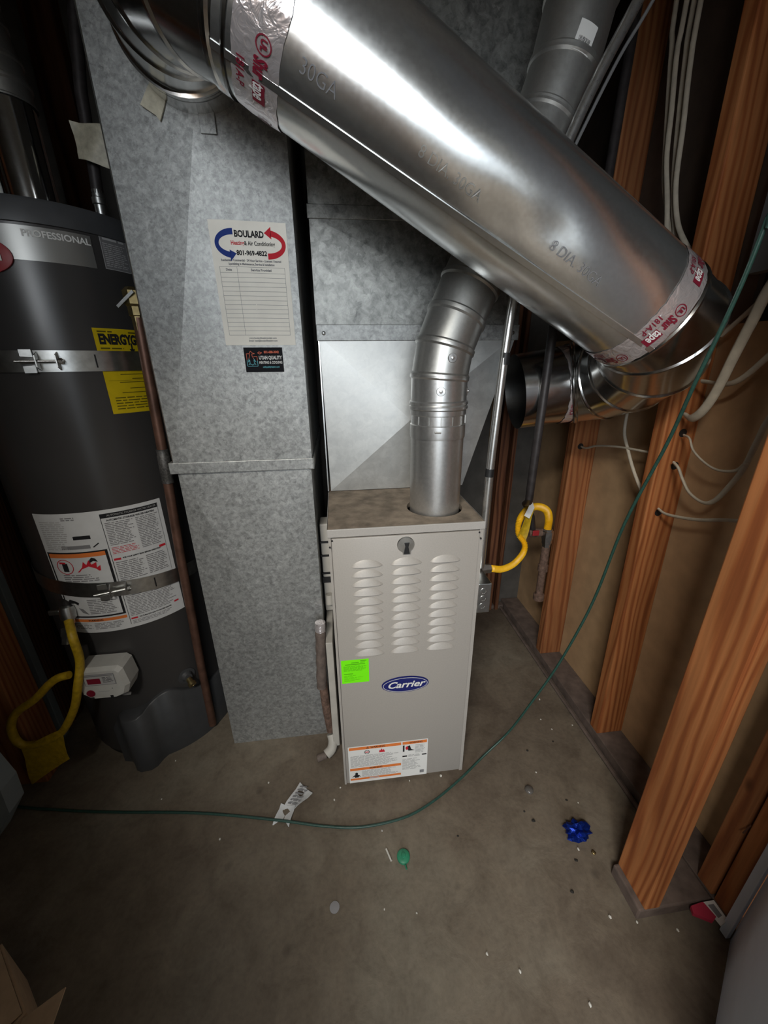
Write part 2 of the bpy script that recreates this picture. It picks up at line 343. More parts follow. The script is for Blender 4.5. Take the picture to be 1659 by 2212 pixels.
# flat print on plane / cylinder
_tc = {}
def text_mesh(s, size, align='LEFT', shear=0.0, bold=0.0, sx=1.0):
    key = (s, size, align, shear, bold, sx)
    if key in _tc: return _tc[key]
    c = bpy.data.curves.new('t', 'FONT'); c.body = s; c.size = size; c.align_x = align; c.align_y = 'CENTER'; c.shear = shear; c.offset = bold; c.resolution_u = 3
    o = bpy.data.objects.new('t', c); COL.objects.link(o)
    dg = bpy.context.evaluated_depsgraph_get(); me = bpy.data.meshes.new_from_object(o.evaluated_get(dg))
    r = ([(v.co.x * sx, v.co.y) for v in me.vertices], [tuple(p.vertices) for p in me.polygons])
    bpy.data.objects.remove(o); bpy.data.curves.remove(c); bpy.data.meshes.remove(me)
    _tc[key] = r; return r
class Print:
    def __init__(s): s.d = {}
    def _g(s, col): return s.d.setdefault(col, ([], []))
    def raw(s, col, pts, faces, d=1):
        v, f = s._g(col); k = len(v); v += [(x, y, d) for x, y in pts]; f += [tuple(i + k for i in q) for q in faces]
    def rect(s, col, x0, y0, x1, y1, d=1, rot=0.0):
        nx = max(1, int(math.ceil(abs(x1 - x0) / 0.02))); pts = []; fs = []
        for i in range(nx + 1):
            x = x0 + (x1 - x0) * i / nx; pts += [(x, y0), (x, y1)]
            if i: fs.append((2 * i - 2, 2 * i, 2 * i + 1, 2 * i - 1))
        if rot:
            cx, cy = (x0 + x1) / 2, (y0 + y1) / 2; c, sn = math.cos(rot), math.sin(rot)
            pts = [(cx + (x - cx) * c - (y - cy) * sn, cy + (x - cx) * sn + (y - cy) * c) for x, y in pts]
        s.raw(col, pts, fs, d)
    def poly(s, col, pts, d=1): s.raw(col, pts, [tuple(range(len(pts)))], d)
    def ell(s, col, cx, cy, rx, ry, d=1, n=40): s.poly(col, [(cx + rx * math.cos(2 * PI * k / n), cy + ry * math.sin(2 * PI * k / n)) for k in range(n)], d)
    def arc(s, col, cx, cy, rx, ry, w, a0, a1, d=1, n=18, wy=None):
        wy = wy or w; pts = []; fs = []
        for i in range(n + 1):
            a = a0 + (a1 - a0) * i / n; pts += [(cx + (rx + w / 2) * math.cos(a), cy + (ry + wy / 2) * math.sin(a)), (cx + (rx - w / 2) * math.cos(a), cy + (ry - wy / 2) * math.sin(a))]
            if i: fs.append((2 * i - 2, 2 * i, 2 * i + 1, 2 * i - 1))
        s.raw(col, pts, fs, d)
    def line(s, col, p, q, w, d=1):
        a = V((p[0], p[1])); b_ = V((q[0], q[1])); n = (b_ - a); n = V((-n.y, n.x)).normalized() * w / 2
        s.poly(col, [tuple(a + n), tuple(b_ + n), tuple(b_ - n), tuple(a - n)], d)
    def text(s, col, txt, x, y, size, align='LEFT', shear=0, bold=0, sx=1.0, d=2, rot=0.0):
        pts, fs = text_mesh(txt, size, align, shear, bold, sx); c, sn = math.cos(rot), math.sin(rot)
        s.raw(col, [(x + px * c - py * sn, y + px * sn + py * c) for px, py in pts], fs, d)
    def micro(s, col, x0, y0, x1, y1, rows, fill=0.5, d=1, ragged=0.25):
        dy = (y1 - y0) / rows
        for i in range(rows):
            y = y1 - (i + 0.5) * dy; x = x0; xe = x1 - (x1 - x0) * random.random() * ragged
            while x < xe:
                w = dy * random.uniform(1.2, 5.0); w = min(w, xe - x)
                s.rect(col, x, y - dy * fill / 2, x + w, y + dy * fill / 2, d); x += w + dy * 0.5
    def build(s, mp, parent, name='print'):
        for col, (v, f) in s.d.items():
            tag(link_mesh(name, [mp(x, y, 0.0005 + 0.0003 * d) for x, y, d in v], f, col, parent), kind='stuff')
def plane_map(ox, oy, oz, ux=(1, 0, 0), uy=(0, 0, 1), n=(0, -1, 0), base=0.0):
    O = V((ox, oy, oz)); ux = V(ux); uy = V(uy); n = V(n)
    return lambda x, y, d: O + ux * x + uy * y + n * (d + base)
def sheet(name, mp, w, h, th, mat, parent, nx=1, corner=0.0, ny=1):
    """thin solid slab following a map; local x 0..w, y 0..h"""
    nx = max(nx, 1); vs = []; fs = []
    for d in (0.00005, th):
        for j in range(ny + 1):
            for i in range(nx + 1): vs.append(mp(w * i / nx, h * j / ny, d))
    A = (nx + 1) * (ny + 1); idx = lambda i, j, k: k * A + j * (nx + 1) + i
    for j in range(ny):
        for i in range(nx):
            fs.append((idx(i, j, 1), idx(i + 1, j, 1), idx(i + 1, j + 1, 1), idx(i, j + 1, 1)))
            fs.append((idx(i, j, 0), idx(i, j + 1, 0), idx(i + 1, j + 1, 0), idx(i + 1, j, 0)))
    for i in range(nx):
        fs.append((idx(i, 0, 0), idx(i + 1, 0, 0), idx(i + 1, 0, 1), idx(i, 0, 1))); fs.append((idx(i, ny, 0), idx(i, ny, 1), idx(i + 1, ny, 1), idx(i + 1, ny, 0)))
    for j in range(ny):
        fs.append((idx(0, j, 0), idx(0, j, 1), idx(0, j + 1, 1), idx(0, j + 1, 0))); fs.append((idx(nx, j, 0), idx(nx, j + 1, 0), idx(nx, j + 1, 1), idx(nx, j, 1)))
    return link_mesh(name, vs, fs, mat, parent, 30 if nx > 3 else None)
def screw(parent, c, n, r=0.004, mat='steel', name='screw'):
    return MB().lathe(c, n, [(0, r), (0.0015, r), (0.0025, r * 0.6), (0.003, 0.0004)], 12).build(name, mat, parent, 40)

# ================================================================== SETTING
def structure(o): o['kind'] = 'structure'; return o
structure(MB().box(1.02, 1.06, -0.56, 0.95, 0, 2.45).build('wall_outer', 'panel_dk'))
structure(MB().box(-2.6, 2.6, -4.2, 1.2, -0.1, 0.0).build('floor', 'floor'))
structure(MB().box(-2.6, 2.6, -4.2, 1.2, 2.45, 2.5).build('ceiling', 'ceil'))
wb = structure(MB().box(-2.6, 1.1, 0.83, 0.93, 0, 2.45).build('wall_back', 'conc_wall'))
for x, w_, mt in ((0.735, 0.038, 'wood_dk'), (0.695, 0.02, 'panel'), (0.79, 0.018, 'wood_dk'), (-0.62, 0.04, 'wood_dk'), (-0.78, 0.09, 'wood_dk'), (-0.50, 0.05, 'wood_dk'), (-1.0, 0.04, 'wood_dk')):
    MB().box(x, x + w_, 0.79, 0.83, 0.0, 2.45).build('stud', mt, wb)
MB().box(-2.3, 1.0, 0.80, 0.829, 0.0, 0.02).build('floor_plate', 'plate', wb)
# right framed wall
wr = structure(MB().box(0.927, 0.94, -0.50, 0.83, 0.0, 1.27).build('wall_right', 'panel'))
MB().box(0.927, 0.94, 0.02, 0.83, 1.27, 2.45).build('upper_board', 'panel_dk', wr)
MB().box(0.838, 0.927, -0.50, 0.83, 0.0, 0.038, 0.002).build('bottom_plate', 'plate', wr)
MB().tube([(0.826, 0.83, 0.006), (0.824, 0.2, 0.007), (0.829, -0.3, 0.006)], 0.007, 6, True, 1).build('sealant_bead', 'plate', wr)
tag(MB().box(0.842, 0.862, 0.0, 0.022, 0, 0.0001).build('stud', 'wood', wr)) and None
bpy.data.objects.remove(bpy.data.objects['stud.007'])
def stud_with_holes(y0, y1, mat, holes, lean, x0=0.838):
    o = MB().box(x0, 0.927, y0, y1, 0.038, 2.45, 0.003).build('stud', mat, wr)
    for v_ in o.data.vertices: v_.co.y += lean * v_.co.z
    for (hx, hz) in holes:
        MB().lathe((hx, y0 + lean * hz + 0.0002, hz), (0, -1, 0), [(0, 0.0105), (0.0006, 0.0105)], 20).build('drilled_hole', 'black', o)
    return o
stud_with_holes(0.412, 0.450, 'wood2', [(0.868, 0.920)], 0.020)
stud_with_holes(0.030, 0.068, 'wood', [(0.890, 1.026), (0.889, 0.943), (0.874, 0.817)], 0.034)
MB().box(0.838, 0.927, -0.388, -0.350, 0.038, 2.45, 0.003).build('stud', 'wood2', wr)
MB().box(0.838, 0.927, -0.432, -0.394, 0.038, 2.45, 0.003).build('stud', 'wood', wr)
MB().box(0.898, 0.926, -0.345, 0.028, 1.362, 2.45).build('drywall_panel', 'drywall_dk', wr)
MB().tube([(0.838, -0.393, 0.30), (0.815, -0.400, 0.292)], 0.0016, 6).build('nail', 'copper', wr)
# front partition stub with the big end post
wf = structure(MB().box(0.655, 0.838, -0.393, -0.304, 0.0, 0.036, 0.004).build('wall_front', 'plate'))
MB().box(0.667, 0.705, -0.393, -0.304, 0.036, 2.45, 0.003).build('end_post', 'wood', wf)
# drywall door-side return with metal bead
ret = MB(); a = V((0.841, -0.446, 0)); b2 = V((0.50, -0.692, 0)); nrm = V((0.585, -0.811, 0)) * 0.03
ret.prism([(0, 0), (1, 0), (1, 1), (0, 1)], lambda u, v_, s_: a.lerp(b2, u) + nrm * v_ + V((0, 0, 2.45 * s_)))
w2 = structure(ret.build('wall_entry', 'drywall'))
MB().box(0.826, 0.8375, -0.447, -0.431, 0.004, 2.44, 0.0015).build('corner_bead', 'drywall', w2)
# garage shell behind the camera
wl_ = structure(MB().box(-2.6, -0.56, -0.98, -0.88, 0, 2.45).build('shade_wall_left', 'garage'))  # wall section added out of view to keep the left side dark
MB().box(-0.56, 0.95, -0.98, -0.88, 1.76, 2.45).build('unseen_header', 'garage', wl_)  # added low over the opening, unseen, to shade the upper ducts
wgr = structure(MB().box(1.0, 2.6, -4.3, -4.2, 0, 2.45).build('wall_garage_rear', 'garage'))
MB().box(-2.6, 1.0, -4.3, -4.2, 2.1, 2.45).build('unseen_header', 'garage', wgr)
MB().box(-2.6, -2.2, -4.3, -4.2, 0, 2.1).build('door_jamb', 'garage', wgr)
structure(MB().box(-9, 8, -14, -4.2, -0.12, -0.02).build('driveway', 'drive'))
structure(MB().box(-2.7, -2.6, -4.2, 1.2, 0, 2.45).build('wall_garage_left', 'garage'))
structure(MB().box(2.6, 2.7, -4.2, 1.2, 0, 2.45).build('wall_garage_right', 'garage'))
structure(MB().box(0.95, 2.6, -0.60, -0.55, 0, 2.45).build('wall_garage_front', 'garage'))

# ================================================================== FURNACE
FW, FH = 0.367, 0.847
fur = thing('furnace', 'taupe upright gas furnace cabinet with louvered door and blue oval badge', 'furnace', (0.18, 0.35, 0))
cab = MB()
cab.box(0, 0.004, 0, 0.74, 0, FH - 0.018).box(FW - 0.004, FW, 0, 0.74, 0, FH - 0.018).box(0, FW, 0.736, 0.74, 0, FH - 0.018).box(0, FW, 0, 0.74, 0, 0.01)
cab.box(0, 0.006, -0.004, 0.0, 0, FH - 0.018).box(FW - 0.010, FW, -0.004, 0.0, 0, FH - 0.018).box(0.004, FW - 0.004, 0.003, 0.0045, 0.01, FH - 0.018)
cab.build('cabinet', 'furn', fur)
# top cover with hole for the vent
FX, FY, FR = 0.273, 0.108, 0.0645
HR_ = 0.0715
ring = [(FX + HR_ * math.cos(2 * PI * k / 32), FY + HR_ * math.sin(2 * PI * k / 32)) for k in range(32)]
tm = MB(); vs = []; fs = []
def sq(k):
    a = 2 * PI * k / 32; c, s_ = math.cos(a), math.sin(a); tx = ((FW + 0.001 - FX) / c if c > 0 else (-0.001 - FX) / c) if abs(c) > 1e-6 else 1e9
    ty = ((0.40 - FY) / s_ if s_ > 0 else (-0.005 - FY) / s_) if abs(s_) > 1e-6 else 1e9
    t_ = min(tx, ty); return (FX + c * t_, FY + s_ * t_)
for k in range(32): vs.append((*ring[k], FH))
for k in range(32): vs.append((*sq(k), FH))
cr = [(-0.001, -0.005), (FW + 0.001, -0.005), (FW + 0.001, 0.40), (-0.001, 0.40)]
for c_ in cr: vs.append((*c_, FH))
for k in range(32):
    k2 = (k + 1) % 32; fs.append((k, k2, 32 + k2, 32 + k))
    p, q = vs[32 + k], vs[32 + k2]
    if abs(p[0] - q[0]) > 1e-4 and abs(p[1] - q[1]) > 1e-4:
        for ci, c_ in enumerate(cr):
            if (abs(c_[0] - p[0]) < 1e-4 or abs(c_[1] - p[1]) < 1e-4) and (abs(c_[0] - q[0]) < 1e-4 or abs(c_[1] - q[1]) < 1e-4): fs.append((32 + k, 32 + k2, 64 + ci))
for k in range(32): vs.append((*ring[k], FH - 0.012))
for k in range(32): fs.append((k, (k + 1) % 32, 68 + (k + 1) % 32, 68 + k))
tm.add(vs, fs); tm.box(-0.001, FW + 0.001, 0.40, 0.741, FH - 0.002, FH)
tm.build('top_cover', 'dust', fur)
lp = MB(); lp.box(-0.0015, FW + 0.0015, -0.0075, -0.0035, FH - 0.019, FH + 0.0005, 0.001).box(-0.002, 0.0, -0.006, 0.741, FH - 0.018, FH).box(FW, FW + 0.002, -0.006, 0.741, FH - 0.018, FH)
lp.build('top_rim', 'furn_trim', fur)
door = MB().box(0.007, FW - 0.011, -0.010, -0.002, 0.012, FH - 0.021, 0.0025).build('door', 'furn', fur, 35)
YD = -0.0102
def louver(cx, z0, w=0.0385, h=0.0172, dep=0.0075):
    vs = []; fs = []; nu, nv = 16, 6
    for i in range(nu + 1):
        u = -1 + 2 * i / nu; k = max(0.0, 1 - u * u)
        for j in range(nv + 1):
            v_ = j / nv; vs.append((cx + u * w, YD - dep * (k ** 0.5) * (1 - v_) ** 0.85, z0 + h * (k ** 0.8) * v_))
    for i in range(nu):
        for j in range(nv): a = i * (nv + 1) + j; fs.append((a, a + nv + 1, a + nv + 2, a + 1))
    # closed back and dark lip
    base = len(vs)
    for i in range(nu + 1): vs.append((cx + (-1 + 2 * i / nu) * w, YD, z0))
    for i in range(nu): a = i * (nv + 1); fs.append((a, base + i, base + i + 1, a + nv + 1))
    return link_mesh('louver', vs, fs, 'furn', door, 50)
for row in range(11):
    z = 0.7515 - row * 0.02585
    for cx in (0.0855 + row * 0.0001, 0.1795, 0.2745): louver(cx, z)
# slot under each louver is shadowed by its own lip; lock
lk = MB().lathe((0.178, YD, 0.802), (0, -1, 0), [(0, 0.0205), (0.002, 0.0205), (0.004, 0.019), (0.0045, 0.0)], 32).build('door_lock', 'steel', door, 30)
MB().prism([(-0.006, 0.006), (0.006, 0.006), (0.0035, -0.004), (0.007, -0.022), (-0.007, -0.022), (-0.0035, -0.004)], lambda u, v_, s_: V((0.180 + u, YD - 0.0045 - 0.002 * s_, 0.802 + v_))).build('key_handle', 'black', lk)
MB().prism([(-0.010, -0.012), (0.010, -0.012), (0.009, -0.024), (-0.009, -0.024)], lambda u, v_, s_: V((0.180 + u, YD - 0.0042 * s_, 0.802 + v_))).build('lock_lip', 'steel', lk)
for p in ((0.009, 0.822), (0.354, 0.822), (0.3585, 0.806), (0.003, 0.806)):
    screw(fur, (p[0], YD + 0.0005, p[1]), (0, -1, 0), 0.0022, 'black')
# badge
bd = MB().prism([(0.0645 * math.cos(2 * PI * k / 48), 0.0265 * math.sin(2 * PI * k / 48)) for k in range(48)], lambda u, v_, s_: V((0.181 + u, YD - 0.003 * s_, 0.3815 + v_))).build('badge', 'navy', fur, 40)
bp = Print(); bp.arc('white', 0, 0, 0.0605, 0.0232, 0.0013, 0, 2 * PI, 1, 60)
bp.text('white', 'Carrier', 0, 0.0005, 0.030, 'CENTER', 0.32, 0.0007, 1.12)
bp.build(plane_map(0.181, YD - 0.003, 0.3815), bd, 'lettering')
# lime inspection sticker
mp_ = plane_map(0.0115, YD, 0.4025)
ls = sheet('inspection_sticker', mp_, 0.072, 0.0765, 0.0004, 'lime', fur)
ls['label'] = 'lime green inspection sticker'
pr = Print()
pr.rect('lime_ink', 0.050, 0.071, 0.066, 0.0735); pr.rect('lime_ink', 0.026, 0.066, 0.046, 0.0685); pr.rect('lime_ink', 0.050, 0.066, 0.062, 0.0685)
pr.rect('lime_ink', 0.010, 0.0605, 0.062, 0.0635)
pr.micro('lime_ink', 0.006, 0.040, 0.066, 0.058, 6, 0.45); pr.rect('lime_ink', 0.006, 0.030, 0.030, 0.0325); pr.micro('lime_ink', 0.006, 0.006, 0.060, 0.027, 6, 0.3, 1, 0.6)
pr.build(mp_, ls)
# warning label
mp_ = plane_map(0.0155, YD, 0.0125)
wl = sheet('warning_label', mp_, 0.236, 0.151, 0.0004, 'white', fur); wl['label'] = 'white warning label with orange bands'
pr = Print(); LW, LH = 0.236, 0.151
pr.rect('orange', 0.003, LH - 0.014, 0.156, LH - 0.003); pr.rect('orange', 0.160, LH - 0.014, LW - 0.003, LH - 0.003)
pr.text('ink', '\u26a0 WARNING', 0.080, LH - 0.0085, 0.009, 'CENTER', 0, 0.0002); pr.text('ink', 'WARNING', 0.200, LH - 0.0085, 0.008, 'CENTER', 0, 0.0002)
pr.rect('orange', 0.003, 0.052, 0.156, 0.062); pr.text('ink', 'WARNING', 0.080, 0.057, 0.008, 'CENTER', 0, 0.0002)
pr.rect('orange', 0.003, 0.011, 0.156, 0.019); pr.rect('mid_ink', 0.06, 0.013, 0.09, 0.017, 2)
pr.arc('ink', 0.055, LH - 0.026, 0.007, 0.007, 0.0018, 0, 2 * PI); pr.rect('redink', 0.050, LH - 0.028, 0.060, LH - 0.024, 2)
pr.poly('redink', [(0.090, LH - 0.033), (0.108, LH - 0.033), (0.104, LH - 0.021), (0.101, LH - 0.026), (0.098, LH - 0.018), (0.094, LH - 0.026), (0.092, LH - 0.022)])
pr.micro('mid_ink', 0.006, 0.066, 0.150, 0.114, 11, 0.5); pr.micro('mid_ink', 0.038, 0.021, 0.150, 0.050, 7, 0.5)
pr.poly('ink', [(0.008, 0.024), (0.014, 0.032), (0.018, 0.034), (0.017, 0.040), (0.022, 0.044), (0.026, 0.040), (0.025, 0.034), (0.030, 0.031), (0.035, 0.024), (0.028, 0.027), (0.028, 0.022), (0.016, 0.022), (0.016, 0.027)])
pr.poly('ink', [(0.161, 0.108), (0.166, 0.108), (0.166, 0.134), (0.161, 0.134)]); pr.poly('ink', [(0.172, 0.128), (0.182, 0.132), (0.186, 0.116), (0.197, 0.110), (0.178, 0.110)])
pr.ell('redink', 0.173, 0.122, 0.004, 0.007, 2)
pr.micro('mid_ink', 0.198, 0.098, LW - 0.008, 0.133, 7, 0.5); pr.rect('ink', 0.160, 0.086, 0.174, 0.091); pr.rect('ink', 0.219, 0.086, 0.233, 0.091)
pr.micro('mid_ink', 0.178, 0.084, 0.214, 0.094, 2, 0.6); pr.micro('mid_ink', 0.160, 0.030, 0.222, 0.078, 10, 0.45, 1, 0.5); pr.rect('grey_ink', 0.214, 0.010, 0.227, 0.022)
pr.build(mp_, wl)
# junction box
jb = MB().box(FW + 0.002, 0.404, 0.0, 0.10, 0.585, 0.672, 0.002).build('junction_box', 'steel', fur)
for i, z in enumerate((0.650, 0.628, 0.605)): MB().lathe((0.3835, 0.0, z), (0, -1, 0), [(0, 0.0095), (0.001, 0.0095), (0.0012, 0.006), (0.0004, 0.0055), (0.0004, 0.0)], 24).build('knockout', 'steel', jb, 30)
screw(jb, (0.404, 0.04, 0.64), (1, 0, 0), 0.004)
# gas nipple on the right side
MB().lathe((FW, 0.10, 0.657), (1, 0, 0), [(0, 0.012), (0.030, 0.012), (0.031, 0.017), (0.055, 0.017), (0.056, 0.0135), (0.072, 0.0135)], 6).build('gas_nipple', 'steel', fur)

# ================================================================== RETURN DUCT
DX0, DX1, DY = -0.373, -0.035, 0.177
duct = thing('return_duct', 'tall galvanized rectangular return duct with paper service record on its front', 'duct', (-0.2, 0.4, 0))
def crossbreak(x0, x1, z0, z1, y, cx, cz, h, mat, name, back=None):
    """front panel folded lightly towards a centre point"""
    yb = y + 0.002
    vs = [(x0, y, z0), (x1, y, z0), (x1, y, z1), (x0, y, z1), (cx, y - h, cz)]
    return MB().add(vs, [(0, 1, 4), (1, 2, 4), (2, 3, 4), (3, 0, 4)])
um = crossbreak(DX0, DX1, 0.955, 2.26, DY, -0.205, 1.61, 0.016, 'duct', 'x')
um.add([(DX0, DY, 0.955), (DX1, DY, 0.955), (DX1, DY, 2.26), (DX0, DY, 2.26), (DX0, 0.70, 0.955), (DX1, 0.70, 0.955), (DX1, 0.70, 2.26), (DX0, 0.70, 2.26)], [(1, 2, 6, 5), (0, 4, 7, 3), (4, 5, 6, 7), (2, 3, 7, 6)])
up = um.build('upper_section', 'duct', duct)
x0, x1 = DX0 + 0.005, DX1 - 0.004
lm = crossbreak(x0, x1, 0.0, 0.96, DY + 0.003, (x0 + x1) / 2, 0.50, 0.015, 'duct', 'x')
lm.add([(x0, DY + 0.003, 0), (x1, DY + 0.003, 0), (x1, DY + 0.003, 0.96), (x0, DY + 0.003, 0.96), (x0, 0.70, 0), (x1, 0.70, 0), (x1, 0.70, 0.96), (x0, 0.70, 0.96)], [(1, 2, 6, 5), (0, 4, 7, 3), (4, 5, 6, 7), (0, 1, 5, 4)])
lm.build('lower_section', 'duct', duct)
fl = MB(); fl.box(DX0 - 0.010, DX1 + 0.003, DY - 0.006, DY - 0.001, 0.944, 0.972, 0.0015).box(DX0 - 0.010, DX0 - 0.001, DY - 0.004, 0.70, 0.944, 0.972).box(DX1 + 0.001, DX1 + 0.004, DY - 0.004, 0.70, 0.944, 0.972)
fl.build('slip_joint', 'duct', duct)
MB().tube([(DX0 - 0.0005, DY, 0.975), (DX0 - 0.0005, DY, 2.25)], 0.0014, 6).build('folded_seam', 'steel', duct)
def duct_surf(x, z):
    """y of the folded upper front"""
    cx, cz, h = -0.205, 1.61, 0.016
    t_ = 0
    ex = (cx - x) / (cx - DX0) if x < cx else (x - cx) / (DX1 - cx)
    ez = (cz - z) / (cz - 0.955) if z < cz else (z - cz) / (2.26 - cz)
    return DY - h * (1 - max(0, max(ex, ez)))
# service sheet
PX, PZ, PW, PH = -0.2045, 1.237, 0.1535, 0.233
mp_ = lambda x, y, d: V((PX + x, duct_surf(PX + x, PZ + y) - 0.0006 - d, PZ + y))
ps = sheet('service_sheet', mp_, PW, PH, 0.0005, 'paper', duct, 12, 0, 14); ps['label'] = 'cream paper service record sheet with red and blue arrows'
pr = Print(); c = PW / 2
X = lambda x: x
def Y(f): return PH * (1 - f)
pr.text('ink', 'BOULARD', c + 0.001, Y(0.100), 0.0160, 'CENTER', 0, 0.0006, 0.80)
pr.text('redink', 'Heating', 0.040, Y(0.168), 0.0105, 'LEFT', 0, 0.0002, 0.80); pr.text('ink', '& Air Conditioning', 0.0665, Y(0.168), 0.0105, 'LEFT', 0, 0.0002, 0.76)
pr.text('ink', '801-969-4822', c + 0.003, Y(0.243), 0.0120, 'CENTER', 0, 0.0004, 0.90)
pr.text('grey_ink', 'Residential / Commercial - 24 Hour Service - Licensed / Insured', c, Y(0.300), 0.0056, 'CENTER', 0, 0.0002, 0.84)
pr.text('grey_ink', 'Specializing in Maintenance, Service & Installation', c, Y(0.328), 0.0056, 'CENTER', 0, 0.0002, 0.84)
cy = Y(0.172)
pr.arc('blue', 0.046, cy, 0.034, 0.021, 0.008, PI * 0.50, PI * 1.0, 1, 16, 0.011); pr.arc('blue', 0.046, cy, 0.034, 0.021, 0.008, PI * 1.0, PI * 1.42, 1, 16, 0.011)
pr.poly('blue', [(0.036, cy - 0.032), (0.036, cy - 0.011), (0.049, cy - 0.0175)])
pr.arc('redink', 0.112, cy, 0.034, 0.021, 0.008, -PI * 0.50, 0, 1, 16, 0.011); pr.arc('redink', 0.112, cy, 0.034, 0.021, 0.008, 0, PI * 0.42, 1, 16, 0.011)
pr.poly('redink', [(0.122, cy + 0.032), (0.122, cy + 0.010), (0.108, cy + 0.0205)])
tx0, tx1, ty1, ty0 = 0.011, PW - 0.010, Y(0.350), Y(0.912)
lw = 0.00055
rows = [ty1, Y(0.396)] + [Y(0.396) + (ty0 - Y(0.396)) * k / 14 for k in range(1, 15)]
for yy in rows: pr.rect('grey_ink', tx0, yy - lw / 2, tx1, yy + lw / 2)
for xx in (tx0, 0.046, tx1): pr.rect('grey_ink', xx - lw / 2, ty0, xx + lw / 2, ty1)
pr.text('grey_ink', 'Date', 0.029, Y(0.373), 0.0062, 'CENTER', 0, 0.0002); pr.text('grey_ink', 'Service Provided', 0.095, Y(0.373), 0.0062, 'CENTER', 0, 0.0002)
pr.text('grey_ink', 'www.boulardheatingandair.com', c + 0.006, Y(0.938), 0.0052, 'CENTER', 0, 0.0001, 0.9); pr.text('grey_ink', 'Email: heat@boulardheating.com', c + 0.006, Y(0.962), 0.0052, 'CENTER', 0, 0.0001, 0.9)
pr.build(mp_, ps)
# black company card
CX, CZ, CW, CH = -0.168, 1.1795, 0.0855, 0.0525
mpc = lambda x, y, d: V((CX + x, duct_surf(CX + x, CZ + y) - 0.0006 - d, CZ + y))
cd = sheet('company_sticker', mpc, CW, CH, 0.0004, 'card', duct, 6, 0, 3); cd['label'] = 'black company sticker below the service sheet'
pr = Print()
lx, ly, k = 0.005, 0.013, 0.023
def P(a_, b_): return (lx + a_ * k, ly + b_ * k * 1.15)
out = [(0, 1), (0.28, 1), (0.42, 1.2), (0.58, 1.12), (0.72, 1.03), (0.5, 1.0), (0.52, 0.8), (0.72, 0.5), (0.82, 0.3)]
seqs = [('coral', [(0.0, 0.5), (0.0, 1.0), (0.28, 1.0), (0.42, 1.22), (0.56, 1.08), (0.80, 1.0), (0.52, 0.98), (0.54, 0.8), (0.66, 0.6)]),
        ('coral', [(0.66, 0.78), (1.0, 0.78), (1.0, 0.45)]), ('coral', [(0.28, 1.0), (0.30, 0.85), (0.2, 0.62)]),
        ('teal', [(0.0, 0.5), (0.0, 0.0), (1.0, 0.0), (1.0, 0.45)]), ('teal', [(0.2, 0.62), (0.12, 0.32), (0.26, 0.52), (0.26, 0.22), (0.10, 0.14), (0.34, 0.18), (0.5, 0.08), (0.62, 0.18), (0.84, 0.14), (0.68, 0.24), (0.66, 0.52), (0.86, 0.32), (0.66, 0.6)])]
for col, sq_ in seqs:
    for p, q in zip(sq_, sq_[1:]): pr.line(col, P(*p), P(*q), 0.0011)
pr.line('coral', (0.030, 0.041), (0.034, 0.0435), 0.0012); pr.line('coral', (0.034, 0.0435), (0.040, 0.0405), 0.0012); pr.line('coral', (0.030, 0.041), (0.035, 0.0385), 0.0012); pr.line('coral', (0.035, 0.0385), (0.0395, 0.0425), 0.0012)
pr.text('coral', '801-688-3042', 0.061, 0.0425, 0.0072, 'CENTER', 0, 0.0003, 0.82)
pr.text('white', 'UTAH QUALITY', 0.0575, 0.0305, 0.0105, 'CENTER', 0, 0.0004, 0.68)
pr.text('white', 'HEATING & COOLING', 0.0575, 0.0205, 0.0078, 'CENTER', 0, 0.0002, 0.66)
pr.text('teal', 'utahqualityheating.com', 0.0575, 0.0110, 0.0052, 'CENTER', 0, 0.0001, 0.78)
pr.build(mpc, cd)

# ================================================================== ROUND DUCT (8 inch)
R8 = 0.1016
DIR = V((0.8770, 0.0315, -0.480)).normalized()      # the long run
A0 = V((0.0, -0.081, 1.618))
pt = lambda x: A0 + DIR * (x / DIR.x)
rd = thing('round_duct', 'shiny galvanized round duct slanting across the front with foil-taped elbows', 'duct', (0.2, -0.08, 1.5))
UPV = DIR.cross(V((0, 1, 0))).normalized()
if UPV.z < 0: UPV = -UPV
FRV = V((0, -1, 0)); FRV = (FRV - DIR * FRV.dot(DIR)).normalized()
def pipe_map(x_at, r, base=0.0):
    """local x = along circumference from the top over the front (arc length), y = along the pipe"""
    P0 = pt(x_at)
    def f(x, y, d):
        a_ = x / r; rr = r + d + base
        return P0 + DIR * y + (UPV * math.cos(a_) + FRV * math.sin(a_)) * rr
    return f
# left elbow off the duct collar
cx_, cz_ = -0.192, 1.735
col_pts = [(cx_, DY - 0.016, cz_), (cx_, DY - 0.075, cz_)]
mbk = MB().lathe(V((cx_, DY - 0.002, cz_)), (0, -1, 0), [(0, R8 + 0.003), (0.003, R8 + 0.003), (0.062, R8 + 0.003), (0.064, R8 + 0.006), (0.068, R8 + 0.006), (0.070, R8)], 48, False)
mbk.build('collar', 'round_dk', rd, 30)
startL = V((cx_, DY - 0.070, cz_)); endL = pt(-0.055)
def hermite(p0, t0, p1, t1, n):
    out = []
    for i in range(n + 1):
        s_ = i / n; h00 = 2 * s_ ** 3 - 3 * s_ ** 2 + 1; h10 = s_ ** 3 - 2 * s_ ** 2 + s_; h01 = -2 * s_ ** 3 + 3 * s_ ** 2; h11 = s_ ** 3 - s_ ** 2
        out.append(p0 * h00 + V(t0) * h10 + p1 * h01 + V(t1) * h11)
    return out
Lp = hermite(startL, V((0, -0.30, 0)), endL, DIR * 0.26, 4) + [pt(-0.040)]
Lp = [startL + V((0, 0.02, 0))] + Lp
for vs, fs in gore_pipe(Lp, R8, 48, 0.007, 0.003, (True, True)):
    link_mesh('elbow_gore', vs, fs, 'round_dk', rd, 35)
